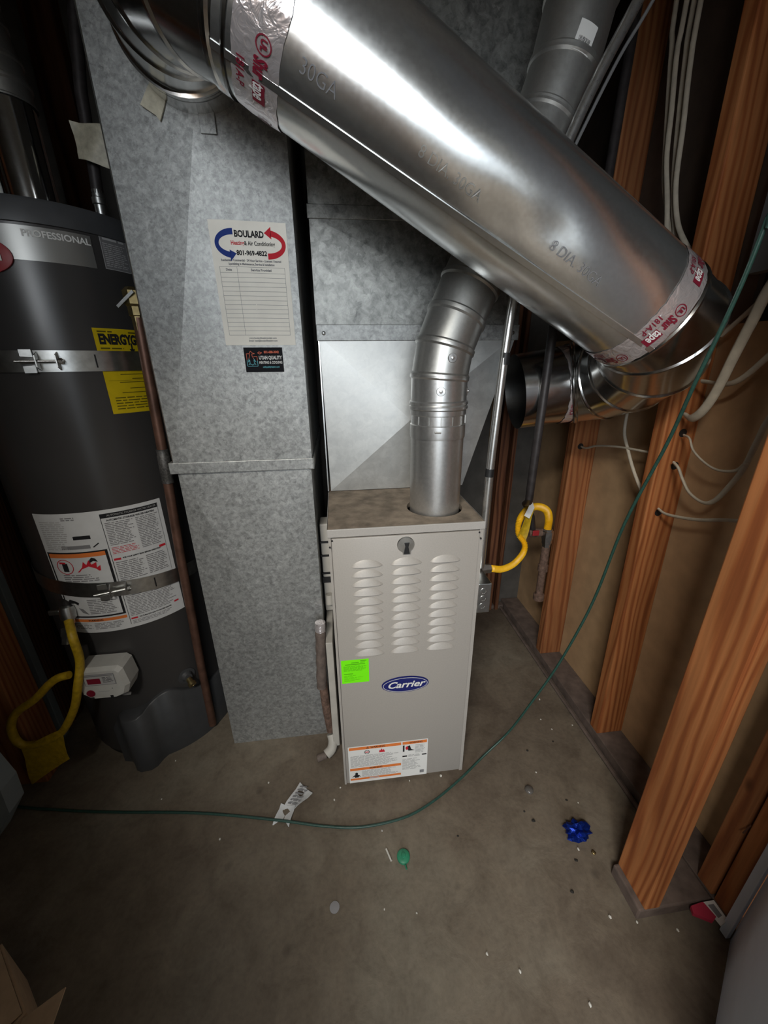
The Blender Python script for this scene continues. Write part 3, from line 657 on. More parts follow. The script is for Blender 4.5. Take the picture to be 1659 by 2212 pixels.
# long straight run
xR = 0.625
body = MB()
nL = 60; seg = 64; vs = []; fs = []
L0, L1 = pt(-0.055), pt(xR); Ln = (L1 - L0).length
dents = [(0.43, 2.2, 0.006, 0.05), (0.50, 1.9, 0.005, 0.04), (0.30, 1.3, 0.004, 0.08), (0.62, 1.25, 0.003, 0.06), (0.15, 1.7, 0.003, 0.09)]
for i in range(nL + 1):
    s_ = Ln * i / nL
    for k_ in range(seg):
        a_ = 2 * PI * k_ / seg; r_ = R8
        for (ds, da, dd, dw) in dents:
            q = ((s_ - ds) / dw) ** 2 + ((a_ - da) * R8 / (dw * 0.6)) ** 2; r_ -= dd * math.exp(-q)
        r_ += 0.0006 * math.sin(a_ * 3 + s_ * 9)
        vs.append(L0 + DIR * s_ + (UPV * math.cos(a_) + FRV * math.sin(a_)) * r_)
for i in range(nL):
    for k_ in range(seg): fs.append((i * seg + k_, i * seg + (k_ + 1) % seg, (i + 1) * seg + (k_ + 1) % seg, (i + 1) * seg + k_))
body.add(vs, fs); body.build('straight_pipe', 'round', rd, 40)
# lock seam along the lower front
am = pipe_map(-0.055, R8)
sm = MB(); xa = R8 * 2.47
vs = []; fs = []
for i in range(31):
    y_ = Ln * i / 30
    for dx, dd in ((-0.005, 0.0), (-0.0045, 0.0018), (0.0045, 0.0018), (0.005, 0.0)): vs.append(am(R8 * (2.64 - 0.30 * i / 30) + dx, y_, dd))
for i in range(30):
    for k_ in range(3): a_ = i * 4 + k_; fs.append((a_, a_ + 1, a_ + 5, a_ + 4))
sm.add(vs, fs); sm.build('lock_seam', 'round', rd)
# stamped lettering
pr = Print()
pr.text('grey_ink', '8 DIA. 30GA', 0, 0, 0.0205, 'LEFT', 0, -0.0003, 0.95)
mm_ = pipe_map(0.0, R8, -0.0003)
def rot_map(base, x0, y0): return lambda x, y, d: base(x0 - y, y0 + x, d)     # text runs along the pipe
pr.build(rot_map(mm_, R8 * 2.07, 0.445), rd, 'stamped_lettering')
pr = Print(); pr.text('flue_dull', '8 DIA. 30GA', 0, 0, 0.0205, 'LEFT', 0, -0.0002, 0.95); pr.build(rot_map(mm_, R8 * 2.165, 0.215), rd, 'stamped_lettering')
pr = Print(); pr.text('grey_ink', '30GA', 0, 0, 0.0225, 'LEFT', 0, -0.0003, 0.95); pr.build(rot_map(mm_, R8 * 2.235, 0.045), rd, 'stamped_lettering')
# foil tape bands
def tape_band(mp_, r, w, parent, a0=0.0, a1=2 * PI, wrinkle=0.0016, seed=1, prints=True, flip=False):
    rnd = random.Random(seed); n = 72; m_ = 6; vs = []; fs = []
    for i in range(n + 1):
        a_ = a0 + (a1 - a0) * i / n; e0 = rnd.uniform(-0.0015, 0.0015)
        for j in range(m_ + 1):
            d = 0.0007 + (rnd.random() ** 4) * wrinkle * (0 if j in (0, m_) else 1)
            vs.append(mp_(a_ * r, w * j / m_ + e0 * (j in (0, m_)), d))
    for i in range(n):
        for j in range(m_): q = i * (m_ + 1) + j; fs.append((q, q + m_ + 1, q + m_ + 2, q + 1))
    o = link_mesh('foil_tape', vs, fs, 'foil', parent, 25)
    if prints:
        pr = Print(); L = 2 * PI * r
        for k_ in range(6):
            x_ = L * k_ / 6 + (0.065 if not flip else 0.02)
            y_ = w * 0.60
            pr.text('maroon', 'Shur', x_ + 0.013, y_, 0.024, 'LEFT', 0, 0.0009, 0.46)
            pr.rect('maroon', x_ + 0.039, y_ - 0.0085, x_ + 0.066, y_ + 0.0085, 1)
            pr.text('white', 'tape', x_ + 0.0395, y_, 0.023, 'LEFT', 0, 0.0006, 0.52, 2)
            pr.text('maroon', '181A-P', x_ + 0.022, w * 0.20, 0.015, 'LEFT', 0, 0.0002, 0.78)
            pr.arc('maroon', x_ + 0.001, y_ + 0.002, 0.0085, 0.0095, 0.0014, 0, 2 * PI); pr.text('maroon', 'UL', x_ + 0.001, y_ + 0.002, 0.011, 'CENTER', 0, 0.0004, 0.8)
        pr.build(lambda x, y, d: mp_(x, y, d + 0.0013), o, 'lettering')
    return o
tape_band(pipe_map(0.581, R8, 0.0006), R8, 0.048, rd, seed=3)
tape_band(pipe_map(-0.033, R8, 0.0006), R8, 0.062, rd, seed=5, wrinkle=0.002, flip=True)
# right hand turn back and second run
E2 = V((0.668, 0.210, 1.140)); D2 = V((-0.978, 0.14, -0.14)).normalized()
mid = V((0.742, 0.085, 1.165))
R1 = V(pt(xR)); 
Rp = [R1, V((0.660, -0.052, 1.257)), V((0.706, 0.004, 1.214)), V((0.724, 0.080, 1.180)), V((0.712, 0.152, 1.156)), E2, E2 + D2 * 0.02]
g = gore_pipe([pt(xR - 0.006)] + Rp, R8, 48, 0.006, 0.003, (False, False))
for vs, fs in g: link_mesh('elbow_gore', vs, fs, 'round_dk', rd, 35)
r2 = 0.097
end2 = E2 + D2 * 0.155
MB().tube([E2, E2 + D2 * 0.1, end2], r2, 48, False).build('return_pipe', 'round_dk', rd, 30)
U2 = D2.cross(V((0, 1, 0))).normalized(); U2 = U2 if U2.z > 0 else -U2
F2 = V((0, -1, 0)); F2 = (F2 - D2 * F2.dot(D2)).normalized()
mp2 = lambda x, y, d: E2 - D2 * (-0.012 - y) * 1.0 + D2 * 0.0 + (U2 * math.cos(x / r2) + F2 * math.sin(x / r2)) * (r2 + d + 0.0008)
mp2b = lambda x, y, d: E2 + D2 * (0.048 - y) + (U2 * math.cos(x / r2) + F2 * math.sin(x / r2)) * (r2 + d + 0.0008)
tape_band(mp2b, r2, 0.048, rd, seed=9)
for (px, ang) in ((0.0, 1.9), (0.0, 2.5), (0.0, 1.3)):
    c_ = E2 + (U2 * math.cos(ang) + F2 * math.sin(ang)) * (R8 + 0.0005) - D2 * 0.012
    screw(rd, c_, (U2 * math.cos(ang) + F2 * math.sin(ang)), 0.004)
# collar tabs and the taped corner on the duct
MB().box(-0.192, -0.163, DY - 0.0185, DY - 0.015, 1.603, 1.640, 0.0008).build('collar_tab', 'duct', duct)
MB().prism([(-0.292, 1.640), (-0.272, 1.668), (-0.246, 1.651), (-0.250, 1.640), (-0.262, 1.618), (-0.268, 1.626)], lambda u, v_, s_: V((u, DY - 0.0135 - 0.0035 * s_, v_))).build('tape_scrap', 'cloth', duct)

# ================================================================== SUPPLY PLENUM
pl = thing('supply_plenum', 'galvanized supply plenum with flared lower transition standing on the furnace', 'duct', (0.2, 0.5, 0.847))
py = 0.275
bl, br_, tl, tr = V((0.006, py, 0.849)), V((0.400, py, 0.849)), V((0.0, py, 1.262)), V((0.522, py, 1.262))
ctr = (bl + tr) * 0.5; ctr = V((0.235, py - 0.022, 1.05))
tb = MB(); back = [V((p.x, 0.72, p.z)) for p in (bl, br_, tr, tl)]
tb.add([bl, br_, tr, tl, ctr] + back, [(0, 1, 4), (1, 2, 4), (2, 3, 4), (3, 0, 4), (1, 6, 7, 2), (0, 3, 8, 5), (5, 8, 7, 6), (3, 2, 7, 8)])
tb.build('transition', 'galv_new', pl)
MB().box(-0.006, 0.528, py - 0.004, py + 0.001, 1.250, 1.288, 0.0015).box(-0.006, -0.001, py - 0.002, 0.72, 1.25, 1.288).build('drive_cleat', 'duct', pl)
for x_ in (0.012, 0.510, 0.30): screw(pl, (x_, py - 0.004, 1.268), (0, -1, 0), 0.005)
MB().box(-0.003, 0.000, py - 0.003, py + 0.002, 0.850, 1.25).build('side_seam', 'steel', pl)
m1 = MB(); m1.add([(-0.006, py, 1.288), (0.525, py, 1.288), (0.525, py, 1.515), (-0.006, py, 1.515), (0.262, py - 0.006, 1.40), (-0.006, 0.72, 1.288), (0.525, 0.72, 1.288), (0.525, 0.72, 1.515), (-0.006, 0.72, 1.515)],
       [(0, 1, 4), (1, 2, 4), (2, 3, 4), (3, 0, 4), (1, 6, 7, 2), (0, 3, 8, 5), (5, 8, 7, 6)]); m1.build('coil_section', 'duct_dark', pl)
MB().box(-0.010, 0.529, py - 0.004, py + 0.001, 1.508, 1.536, 0.0015).build('drive_cleat', 'duct_dark', pl)
m2 = MB(); m2.add([(-0.006, py, 1.53), (0.525, py, 1.53), (0.525, py, 2.4), (-0.006, py, 2.4), (0.262, py - 0.006, 1.9), (-0.006, 0.72, 1.53), (0.525, 0.72, 1.53), (0.525, 0.72, 2.4), (-0.006, 0.72, 2.4)],
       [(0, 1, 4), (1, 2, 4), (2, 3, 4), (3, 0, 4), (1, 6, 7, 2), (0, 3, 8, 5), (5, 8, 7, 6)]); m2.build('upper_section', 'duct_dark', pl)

# ================================================================== FURNACE VENT
fv = thing('vent_pipe', 'dull metal vent pipe rising from the furnace top with a swivel elbow', 'pipe', (FX, FY, 0.84))
def vseg(name, prof, mat='flue'): return MB().lathe((FX, FY, 0), (0, 0, 1), prof, 48, False).build(name, mat, fv, 35)
vseg('lower_pipe', [(0.835, FR - 0.001), (1.043, FR - 0.001)])
r_ = FR
vseg('crimped_collar', [(1.030, r_ + 0.001), (1.036, r_ + 0.0015), (1.060, r_ + 0.001), (1.062, r_ - 0.001), (1.082, r_ - 0.001), (1.084, r_ + 0.001), (1.094, r_ + 0.001)], 'flue')
MB().lathe((FX, FY, 0), (0, 0, 1), [(1.094, r_ + 0.0005), (1.097, r_ + 0.004), (1.102, r_ + 0.004), (1.104, r_ + 0.001), (1.107, r_ + 0.004), (1.112, r_ + 0.004), (1.115, r_ + 0.0005)], 48, False).build('bead_ring', 'flue', fv, 35)
for k_ in range(14):
    a_ = 2 * PI * k_ / 14
    MB().box(-0.0012, 0.0012, -0.0006, 0.0006, 1.063, 1.081).build('crimp', 'flue_dull', fv)
    o = bpy.data.objects[-1] if False else None
for o in [o for o in COL.objects if o.name.startswith('crimp') and 'collar' not in o.name]:
    k_ = int(o.name.split('.')[1]) if '.' in o.name else 0
    a_ = 2 * PI * k_ / 14 + 0.1; mat_ = Matrix.Translation((FX + r_ * math.cos(a_), FY + r_ * math.sin(a_), 0)) @ Matrix.Rotation(a_ + PI / 2, 4, 'Z')
    o.data.transform(mat_)
VP = [V((FX, FY, 1.113)), V((FX, FY, 1.166)), V((0.283, 0.110, 1.228)), V((0.308, 0.118, 1.288)), V((0.338, 0.128, 1.352)), V((0.478, 0.150, 1.640)), V((0.505, 0.150, 1.72)), V((0.525, 0.150, 1.82)), V((0.54, 0.15, 2.42))]
for i, (vs, fs) in enumerate(gore_pipe(VP, FR, 48, 0.008, 0.0032)):
    nm = 'elbow_gore' if i in (0, 1, 2, 3, 5, 6) else ('slant_pipe' if i == 4 else 'upper_pipe')
    link_mesh(nm, vs, fs, 'flue' if i == 0 else 'flue_dull', fv, 35)
for ang, z in ((-1.75, 1.137), (-0.35, 1.135), (-1.52, 1.205)):
    r2_ = FR + 0.0005; c_ = V((FX + (0.007 if z > 1.2 else 0) + r2_ * math.cos(ang), FY + r2_ * math.sin(ang), z)); n_ = V((math.cos(ang), math.sin(ang), 0))
    MB().lathe(c_ - n_ * 0.001, n_, [(0, 0.010), (0.0015, 0.009), (0.0018, 0.004), (0.0042, 0.0035), (0.005, 0.0005)], 20).build('rivet', 'flue', fv, 40)
MB().tube([(FX - 0.022, FY - FR - 0.0002, 1.049), (FX - 0.008, FY - FR - 0.0012, 1.048)], 0.0022, 8).build('locking_dimple', 'flue', fv, 40)
d_ = (VP[6] - VP[5]).normalized()
ncam = V((0.25, -0.95, -0.15)); ncam = (ncam - d_ * ncam.dot(d_)).normalized(); tcam = d_.cross(ncam)
cB = VP[6] + (VP[7] - VP[6]) * 0.12
bm_ = lambda x, y, d: cB + (ncam * math.cos(x / FR - 0.55) + tcam * math.sin(x / FR - 0.55)) * (FR + 0.0008 + d) + d_ * (y - 0.02)
bs = sheet('barcode_label', bm_, 0.034, 0.042, 0.0003, 'white', fv, 6)
pr = Print()
for i in range(12): pr.rect('ink', 0.006 + i * 0.0019, 0.008, 0.006 + i * 0.0019 + random.uniform(0.0005, 0.0012), 0.020)
pr.build(bm_, bs)

# ================================================================== WATER HEATER
HC = V((-0.651, 0.396, 0)); HR = 0.23
wh = thing('water_heater', 'charcoal cylindrical gas water heater with silver nameplate and white control valve', 'water heater', HC)
MB().lathe(HC, (0, 0, 1), [(0.03, HR), (1.470, HR)], 96).build('tank_jacket', 'heater', wh, 40)
MB().lathe(HC, (0, 0, 1), [(1.462, HR), (1.463, HR + 0.004), (1.500, HR + 0.004), (1.506, HR + 0.001), (1.515, HR * 0.6), (1.517, 0.02)], 96).build('top_lid', 'heater_dk', wh, 30)
def hmap(a_deg, z, r=HR, base=0.0):
    a0 = math.radians(a_deg)
    return lambda x, y, d: V((HC.x + (r + d + base) * math.cos(a0 + x / r), HC.y + (r + d + base) * math.sin(a0 + x / r), z + y))
def arclen(a, b_): return math.radians(b_ - a) * HR
# nameplate + badge
mp_ = hmap(-112, 1.397, HR, 0.0005); wN = arclen(-112, -40)
npl = sheet('nameplate', mp_, wN, 0.060, 0.0012, 'silver', wh, 14)
pr = Print(); pr.text('white', 'PROFESSIONAL', wN - 0.003, 0.047, 0.0165, 'RIGHT', 0, 0.0004, 1.0)
pr.build(lambda x, y, d: mp_(x, y, d + 0.0012), npl, 'lettering')
mp_ = hmap(-89.5, 1.402, HR, 0.0015)
bg = MB(); n = 40
vs = [mp_(0.060 * math.cos(2 * PI * k_ / n), 0.034 * math.sin(2 * PI * k_ / n), 0.0) for k_ in range(n)] + [mp_(0.060 * math.cos(2 * PI * k_ / n), 0.034 * math.sin(2 * PI * k_ / n), 0.004) for k_ in range(n)] + [mp_(0.052 * math.cos(2 * PI * k_ / n), 0.028 * math.sin(2 * PI * k_ / n), 0.006) for k_ in range(n)]
fs = [tuple(range(n)), tuple(range(2 * n, 3 * n))] + [(j * n + i, j * n + (i + 1) % n, (j + 1) * n + (i + 1) % n, (j + 1) * n + i) for j in range(2) for i in range(n)]
bg.add(vs, fs); bgo = bg.build('brand_badge', 'red', wh, 30)
pr = Print(); pr.text('white', 'Rheem', 0, 0, 0.031, 'CENTER', 0, 0.0008, 1.0)
pr.build(lambda x, y, d: mp_(x, y, d + 0.0066), bgo, 'lettering')
# grey info sticker
mp_ = hmap(-35.4, 1.400); w_ = arclen(-35.4, -20)
st_ = sheet('info_sticker', mp_, w_, 0.068, 0.0004, plain('grey_sticker', (0.16, 0.16, 0.165), 0.5), wh, 4)
pr = Print(); pr.micro('mid_ink', 0.004, 0.005, w_ - 0.004, 0.052, 12, 0.4, 2); pr.micro('mid_ink', 0.006, 0.055, w_ - 0.006, 0.063, 1, 0.5, 2)
for (a_, b_, c_, d__) in ((0, 0, w_, 0.0012), (0, 0.0668, w_, 0.068), (0, 0, 0.0012, 0.068), (w_ - 0.0012, 0, w_, 0.068)): pr.rect('mid_ink', a_, b_, c_, d__, 2)
pr.build(mp_, st_)
# energy guide
mp_ = hmap(-50, 1.087); w_ = arclen(-50, -9)
eg = sheet('energy_label', mp_, w_, 0.190, 0.0004, 'gold', wh, 8); eg['label'] = 'yellow energy guide label partly behind the strap'
pr = Print(); pr.text('ink', 'ENERGYGUIDE', 0.008, 0.166, 0.029, 'LEFT', 0, 0.0016, 0.64)
pr.rect('ink', 0.0745, 0.144, 0.0785, 0.160, 2); pr.poly('ink', [(0.0695, 0.147), (0.0835, 0.147), (0.0765, 0.137)], 2)
pr.micro('gold_ink', 0.008, 0.180, 0.040, 0.186, 1, 0.5); pr.micro('gold_ink', 0.075, 0.180, 0.130, 0.186, 1, 0.5)
pr.micro('gold_ink', 0.008, 0.144, 0.070, 0.151, 1, 0.4); pr.micro('gold_ink', 0.008, 0.136, 0.080, 0.143, 1, 0.4)
for (a_, b_) in ((0.090, 0.035), (0.080, 0.060), (0.072, 0.030), (0.058, 0.050), (0.048, 0.030)): pr.rect('gold_ink', b_, a_ - 0.0008, w_ - 0.02, a_ + 0.0008)
pr.micro('gold_ink', 0.012, 0.008, w_ - 0.02, 0.040, 5, 0.35); pr.rect('gold_ink', 0.008, 0.076, w_ - 0.01, 0.0765)
pr.build(mp_, eg)
# big instruction label
mp_ = hmap(-110, 0.500); w_ = arclen(-110, -35.5); h_ = 0.356
il = sheet('instruction_label', mp_, w_, h_, 0.0004, 'label', wh, 18); il['label'] = 'large white instruction label with warning pictures'
pr = Print(); xm = w_ * 0.52
pr.rect('ink', xm, h_ - 0.022, w_ - 0.010, h_ - 0.010); pr.rect('ink', xm, 0.012, xm + 0.0012, h_ - 0.012); pr.rect('grey_ink', w_ - 0.0115, 0.12, w_ - 0.0105, h_ - 0.012)
pr.text('mid_ink', 'AUTOMATIC STORAGE WATER HEATER', (xm + w_) / 2, h_ - 0.016, 0.007, 'CENTER', 0, 0, 0.9, 2)
pr.text('ink', 'AUTOMATIC STORAGE WATER HEATERS', (xm + w_ - 0.01) / 2, h_ - 0.029, 0.007, 'CENTER', 0, 0.0002, 0.85)
xa_, xb_ = xm + 0.006, (xm + w_) / 2
pr.micro('grey_ink', xa_, h_ - 0.100, xb_ - 0.003, h_ - 0.034, 14, 0.45); pr.micro('grey_ink', xb_ + 0.002, h_ - 0.125, w_ - 0.014, h_ - 0.034, 19, 0.45)
pr.micro('redink', xa_, h_ - 0.125, xb_ - 0.003, h_ - 0.104, 5, 0.35)
pr.rect('redink', xm + 0.004, h_ - 0.143, xm + 0.020, h_ - 0.137); pr.rect('redink', w_ - 0.030, h_ - 0.138, w_ - 0.013, h_ - 0.131); pr.text('ink', 'FOR YOUR SAFETY READ BEFORE OPERATING', xm + 0.024, h_ - 0.139, 0.0055, 'LEFT', 0, 0.0002, 0.8)
pr.micro('grey_ink', xa_, 0.150, xb_, h_ - 0.147, 11, 0.45); pr.micro('grey_ink', xb_ + 0.004, 0.150, w_ - 0.014, h_ - 0.147, 11, 0.45)
pr.micro('grey_ink', xa_, 0.036, w_ - 0.014, 0.118, 17, 0.42); pr.rect('redink', xm + 0.004, 0.026, xm + 0.020, 0.031); pr.text('ink', 'TO TURN OFF GAS TO WATER HEATER', xm + 0.024, 0.0285, 0.0055, 'LEFT', 0, 0.0002, 0.85)
pr.rect('redink', w_ - 0.026, 0.034, w_ - 0.013, 0.039, 2); pr.micro('grey_ink', xa_, 0.010, w_ - 0.030, 0.023, 3, 0.4)
pr.micro('mid_ink', 0.012, h_ - 0.100, 0.075, h_ - 0.020, 15, 0.4); pr.text('ink', 'FR-DX 101', 0.070, h_ - 0.014, 0.008, 'LEFT', 0, 0, 1) if False else pr.micro('grey_ink', 0.070, h_ - 0.020, 0.110, h_ - 0.010, 2, 0.6)
pr.rect('ink', 0.085, h_ - 0.072, 0.124, h_ - 0.062); pr.rect('grey_ink', 0.050, h_ - 0.098, 0.118, h_ - 0.088); pr.line('ink', (0.124, h_ - 0.096), (0.138, h_ - 0.086), 0.003)
# flammable vapour frame
f0, f1, g0, g1 = 0.008, xm - 0.010, 0.168, h_ - 0.108
pr.rect('orange', f0, g1 - 0.014, f1, g1 - 0.002)
for a_, b_, c_, d__ in ((f0 - 0.004, g1 - 0.002, f1 + 0.006, g1 + 0.002), (f0 - 0.004, g0 - 0.02, f0, g1), (f1, g0 - 0.02, f1 + 0.006, g1)): pr.rect('ink', a_, b_, c_, d__)
pr.poly('redink', [(0.070, g1 - 0.056), (0.125, g1 - 0.056), (0.127, g1 - 0.040), (0.118, g1 - 0.046), (0.120, g1 - 0.030), (0.108, g1 - 0.036), (0.104, g1 - 0.022), (0.096, g1 - 0.036), (0.090, g1 - 0.026), (0.084, g1 - 0.042)])
pr.poly('ink', [(0.104, g1 - 0.032), (0.106, g1 - 0.022), (0.112, g1 - 0.016), (0.120, g1 - 0.020), (0.124, g1 - 0.030), (0.114, g1 - 0.026)])
pr.arc('redink', 0.042, g1 - 0.040, 0.021, 0.021, 0.002, 0, 2 * PI); pr.rect('ink', 0.036, g1 - 0.054, 0.050, g1 - 0.030, 1); pr.rect('redink', 0.030, g1 - 0.031, 0.046, g1 - 0.026, 2)
pr.micro('grey_ink', 0.030, g0 - 0.006, 0.120, g1 - 0.062, 4, 0.45)
pr.rect('ink', f0 - 0.004, 0.050, f1 + 0.006, 0.055); pr.rect('ink', f1, 0.050, f1 + 0.006, 0.120); pr.rect('ink', f0 - 0.004, 0.050, f0, 0.120)
pr.poly('ink', [(0.014, 0.100), (0.022, 0.108), (0.036, 0.104), (0.046, 0.098), (0.042, 0.090), (0.034, 0.096), (0.020, 0.094)]); pr.poly('grey_ink', [(0.040, 0.082), (0.052, 0.078), (0.064, 0.060), (0.048, 0.066)])
pr.micro('grey_ink', 0.068, 0.060, f1 - 0.006, 0.108, 9, 0.45)
pr.rect('orange', f0, 0.036, f1 + 0.006, 0.045); pr.text('ink', 'WARNING', 0.075, 0.0405, 0.008, 'CENTER', 0, 0.0002); pr.micro('grey_ink', 0.010, 0.012, 0.062, 0.032, 4, 0.45); pr.micro('grey_ink', 0.068, 0.010, f1, 0.032, 5, 0.45)
pr.build(mp_, il)
# gas control valve
hmv = hmap(-97, 0.30, HR, 0.0)
ca = math.radians(-90); out_ = V((math.cos(ca), math.sin(ca), 0)); tan_ = V((-math.sin(ca), math.cos(ca), 0)); vc = HC + out_ * (HR + 0.004) + V((0, 0, 0.374))
def vmap(x, y, d): return vc + tan_ * x + V((0, 0, y)) + out_ * d
prof = [(-0.058, 0.034), (-0.048, 0.050), (0.046, 0.050), (0.056, 0.040), (0.062, -0.012), (0.052, -0.040), (0.030, -0.050), (-0.034, -0.050), (-0.056, -0.030)]
vm = MB(); nn_ = len(prof)
vs = [vmap(x * 1.08, y * 1.06, 0.0) for x, y in prof] + [vmap(x * 1.08, y * 1.06, 0.050) for x, y in prof] + [vmap(x * 0.94, y * 0.92, 0.062) for x, y in prof]
fs = [tuple(range(nn_)), tuple(range(2 * nn_, 3 * nn_))] + [(j * nn_ + i, j * nn_ + (i + 1) % nn_, (j + 1) * nn_ + (i + 1) % nn_, (j + 1) * nn_ + i) for j in range(2) for i in range(nn_)]
vm.add(vs, fs); gv = vm.build('gas_valve', 'valve_white', wh)
MB().lathe(vmap(-0.033, -0.026, 0.061), out_, [(0, 0.011), (0.003, 0.011), (0.0035, 0.0)], 20).build('valve_button', 'maroon', gv, 40)
pr = Print()
pr.rect('grey_ink', -0.040, 0.000, 0.040, 0.038); pr.rect('mid_ink', -0.038, 0.002, 0.038, 0.036, 2); pr.rect('maroon', -0.032, 0.006, 0.002, 0.024, 3); pr.rect('grey_ink', -0.036, 0.031, 0.036, 0.035, 3)
pr.micro('ink', 0.008, 0.008, 0.036, 0.028, 5, 0.4, 3); pr.rect('grey_ink', 0.024, -0.016, 0.027, -0.012); pr.rect('mid_ink', -0.012, -0.024, 0.016, -0.021); pr.rect('ink', -0.038, -0.046, -0.028, -0.040); pr.rect('ink', 0.014, -0.046, 0.022, -0.038)
pr.build(lambda x, y, d: vmap(x, y, 0.062 + d), gv)
MB().tube(spline([vmap(0.02, -0.05, 0.03), vmap(0.030, -0.062, 0.035), vmap(0.045, -0.070, 0.028)], 5), 0.005, 8).build('valve_wire', 'cable_grey', gv, 40)
# burner access shield (curved bump) at the lower front
sh = MB(); vs = []; fs = []; na = 30; a0_, a1_ = -103, -8
for i in range(na + 1):
    a_ = a0_ + (a1_ - a0_) * i / na; ar = math.radians(a_)
    bulge = 0.012 + 0.040 * math.exp(-((a_ + 84) / 9.0) ** 4)
    top = 0.205 + 0.040 * math.exp(-((a_ + 62) / 14.0) ** 2) - 0.0005 * max(0, a_ + 60)
    if a_ < -95: top -= 0.06 * (-95 - a_) / 8
    rr_ = HR + bulge
    for z_, r_ in ((0.0, rr_), (top, rr_), (top + 0.004, rr_ - 0.004), (top + 0.004, HR - 0.004)): vs.append((HC.x + r_ * math.cos(ar), HC.y + r_ * math.sin(ar), z_))
for i in range(na):
    for j in range(3): q = i * 4 + j; fs.append((q, q + 4, q + 5, q + 1))
sh.add(vs, fs); sh.build('burner_shield', 'heater_dk', wh, 50)
MB().lathe(HC, (0, 0, 1), [(0.0, HR - 0.01), (0.035, HR - 0.01)], 64).build('base_ring', 'black', wh, 40)
# drain valve
ad = math.radians(-46); od = V((math.cos(ad), math.sin(ad), 0)); dc = HC + od * HR + V((0, 0, 0.262))
dv = MB().lathe(dc, od, [(0, 0.026), (0.002, 0.026), (0.003, 0.018), (0.008, 0.015), (0.014, 0.012)], 24).build('drain_valve', 'heater_dk', wh, 40)
MB().lathe(dc + od * 0.012 + V((0, 0, -0.006)), (od + V((0, 0, -0.5))), [(0, 0.009), (0.016, 0.009), (0.017, 0.012), (0.026, 0.012), (0.0265, 0.006), (0.020, 0.005)], 18).build('drain_spout', 'brass', dv, 40)
# T and P port
at_ = math.radians(-9); ot = V((math.cos(at_), math.sin(at_), 0)); tc_ = HC + ot * HR + V((0, 0, 1.335))
MB().lathe(tc_ - ot * 0.002, ot, [(0, 0.030), (0.004, 0.030), (0.0045, 0.0)], 24).build('port_gasket', 'black', wh, 40)

# relief valve and copper discharge pipe
cp = thing('relief_pipe', 'brown copper relief discharge pipe with brass valve beside the water heater', 'pipe', (-0.45, 0.25, 0))
MB().tube([(-0.412, 0.25, 1.30), (-0.419, 0.25, 1.10), (-0.424, 0.25, 0.955), (-0.437, 0.25, 0.68), (-0.449, 0.25, 0.30), (-0.455, 0.25, 0.02)], 0.0125, 16).build('copper_tube', 'copper', cp, 40)
MB().lathe((-0.4245, 0.25, 0.948), (-0.03, 0, -1), [(-0.045, 0.0125), (-0.044, 0.015), (-0.030, 0.0145), (-0.028, 0.0155), (0.026, 0.0155), (0.028, 0.0145), (0.046, 0.015), (0.047, 0.0125)], 18).build('coupling', 'solder', cp, 40)
MB().lathe((-0.414, 0.25, 1.272), (0, 0, 1), [(0, 0.0125), (0.03, 0.0135), (0.032, 0.017), (0.050, 0.017), (0.055, 0.021), (0.082, 0.021), (0.090, 0.012)], 8).build('relief_valve', 'brass', cp)
MB().lathe((-0.436, 0.29, 1.335), (0.55, -0.8, 0), [(0, 0.013), (0.045, 0.013)], 12).build('valve_inlet', 'brass', cp, 40)
MB().box(-0.003, 0.003, -0.002, 0.002, -0.02, 0.03).build('test_lever', 'steel', cp).data.transform(Matrix.Translation((-0.424, 0.225, 1.332)) @ Matrix.Rotation(0.9, 4, 'Y'))

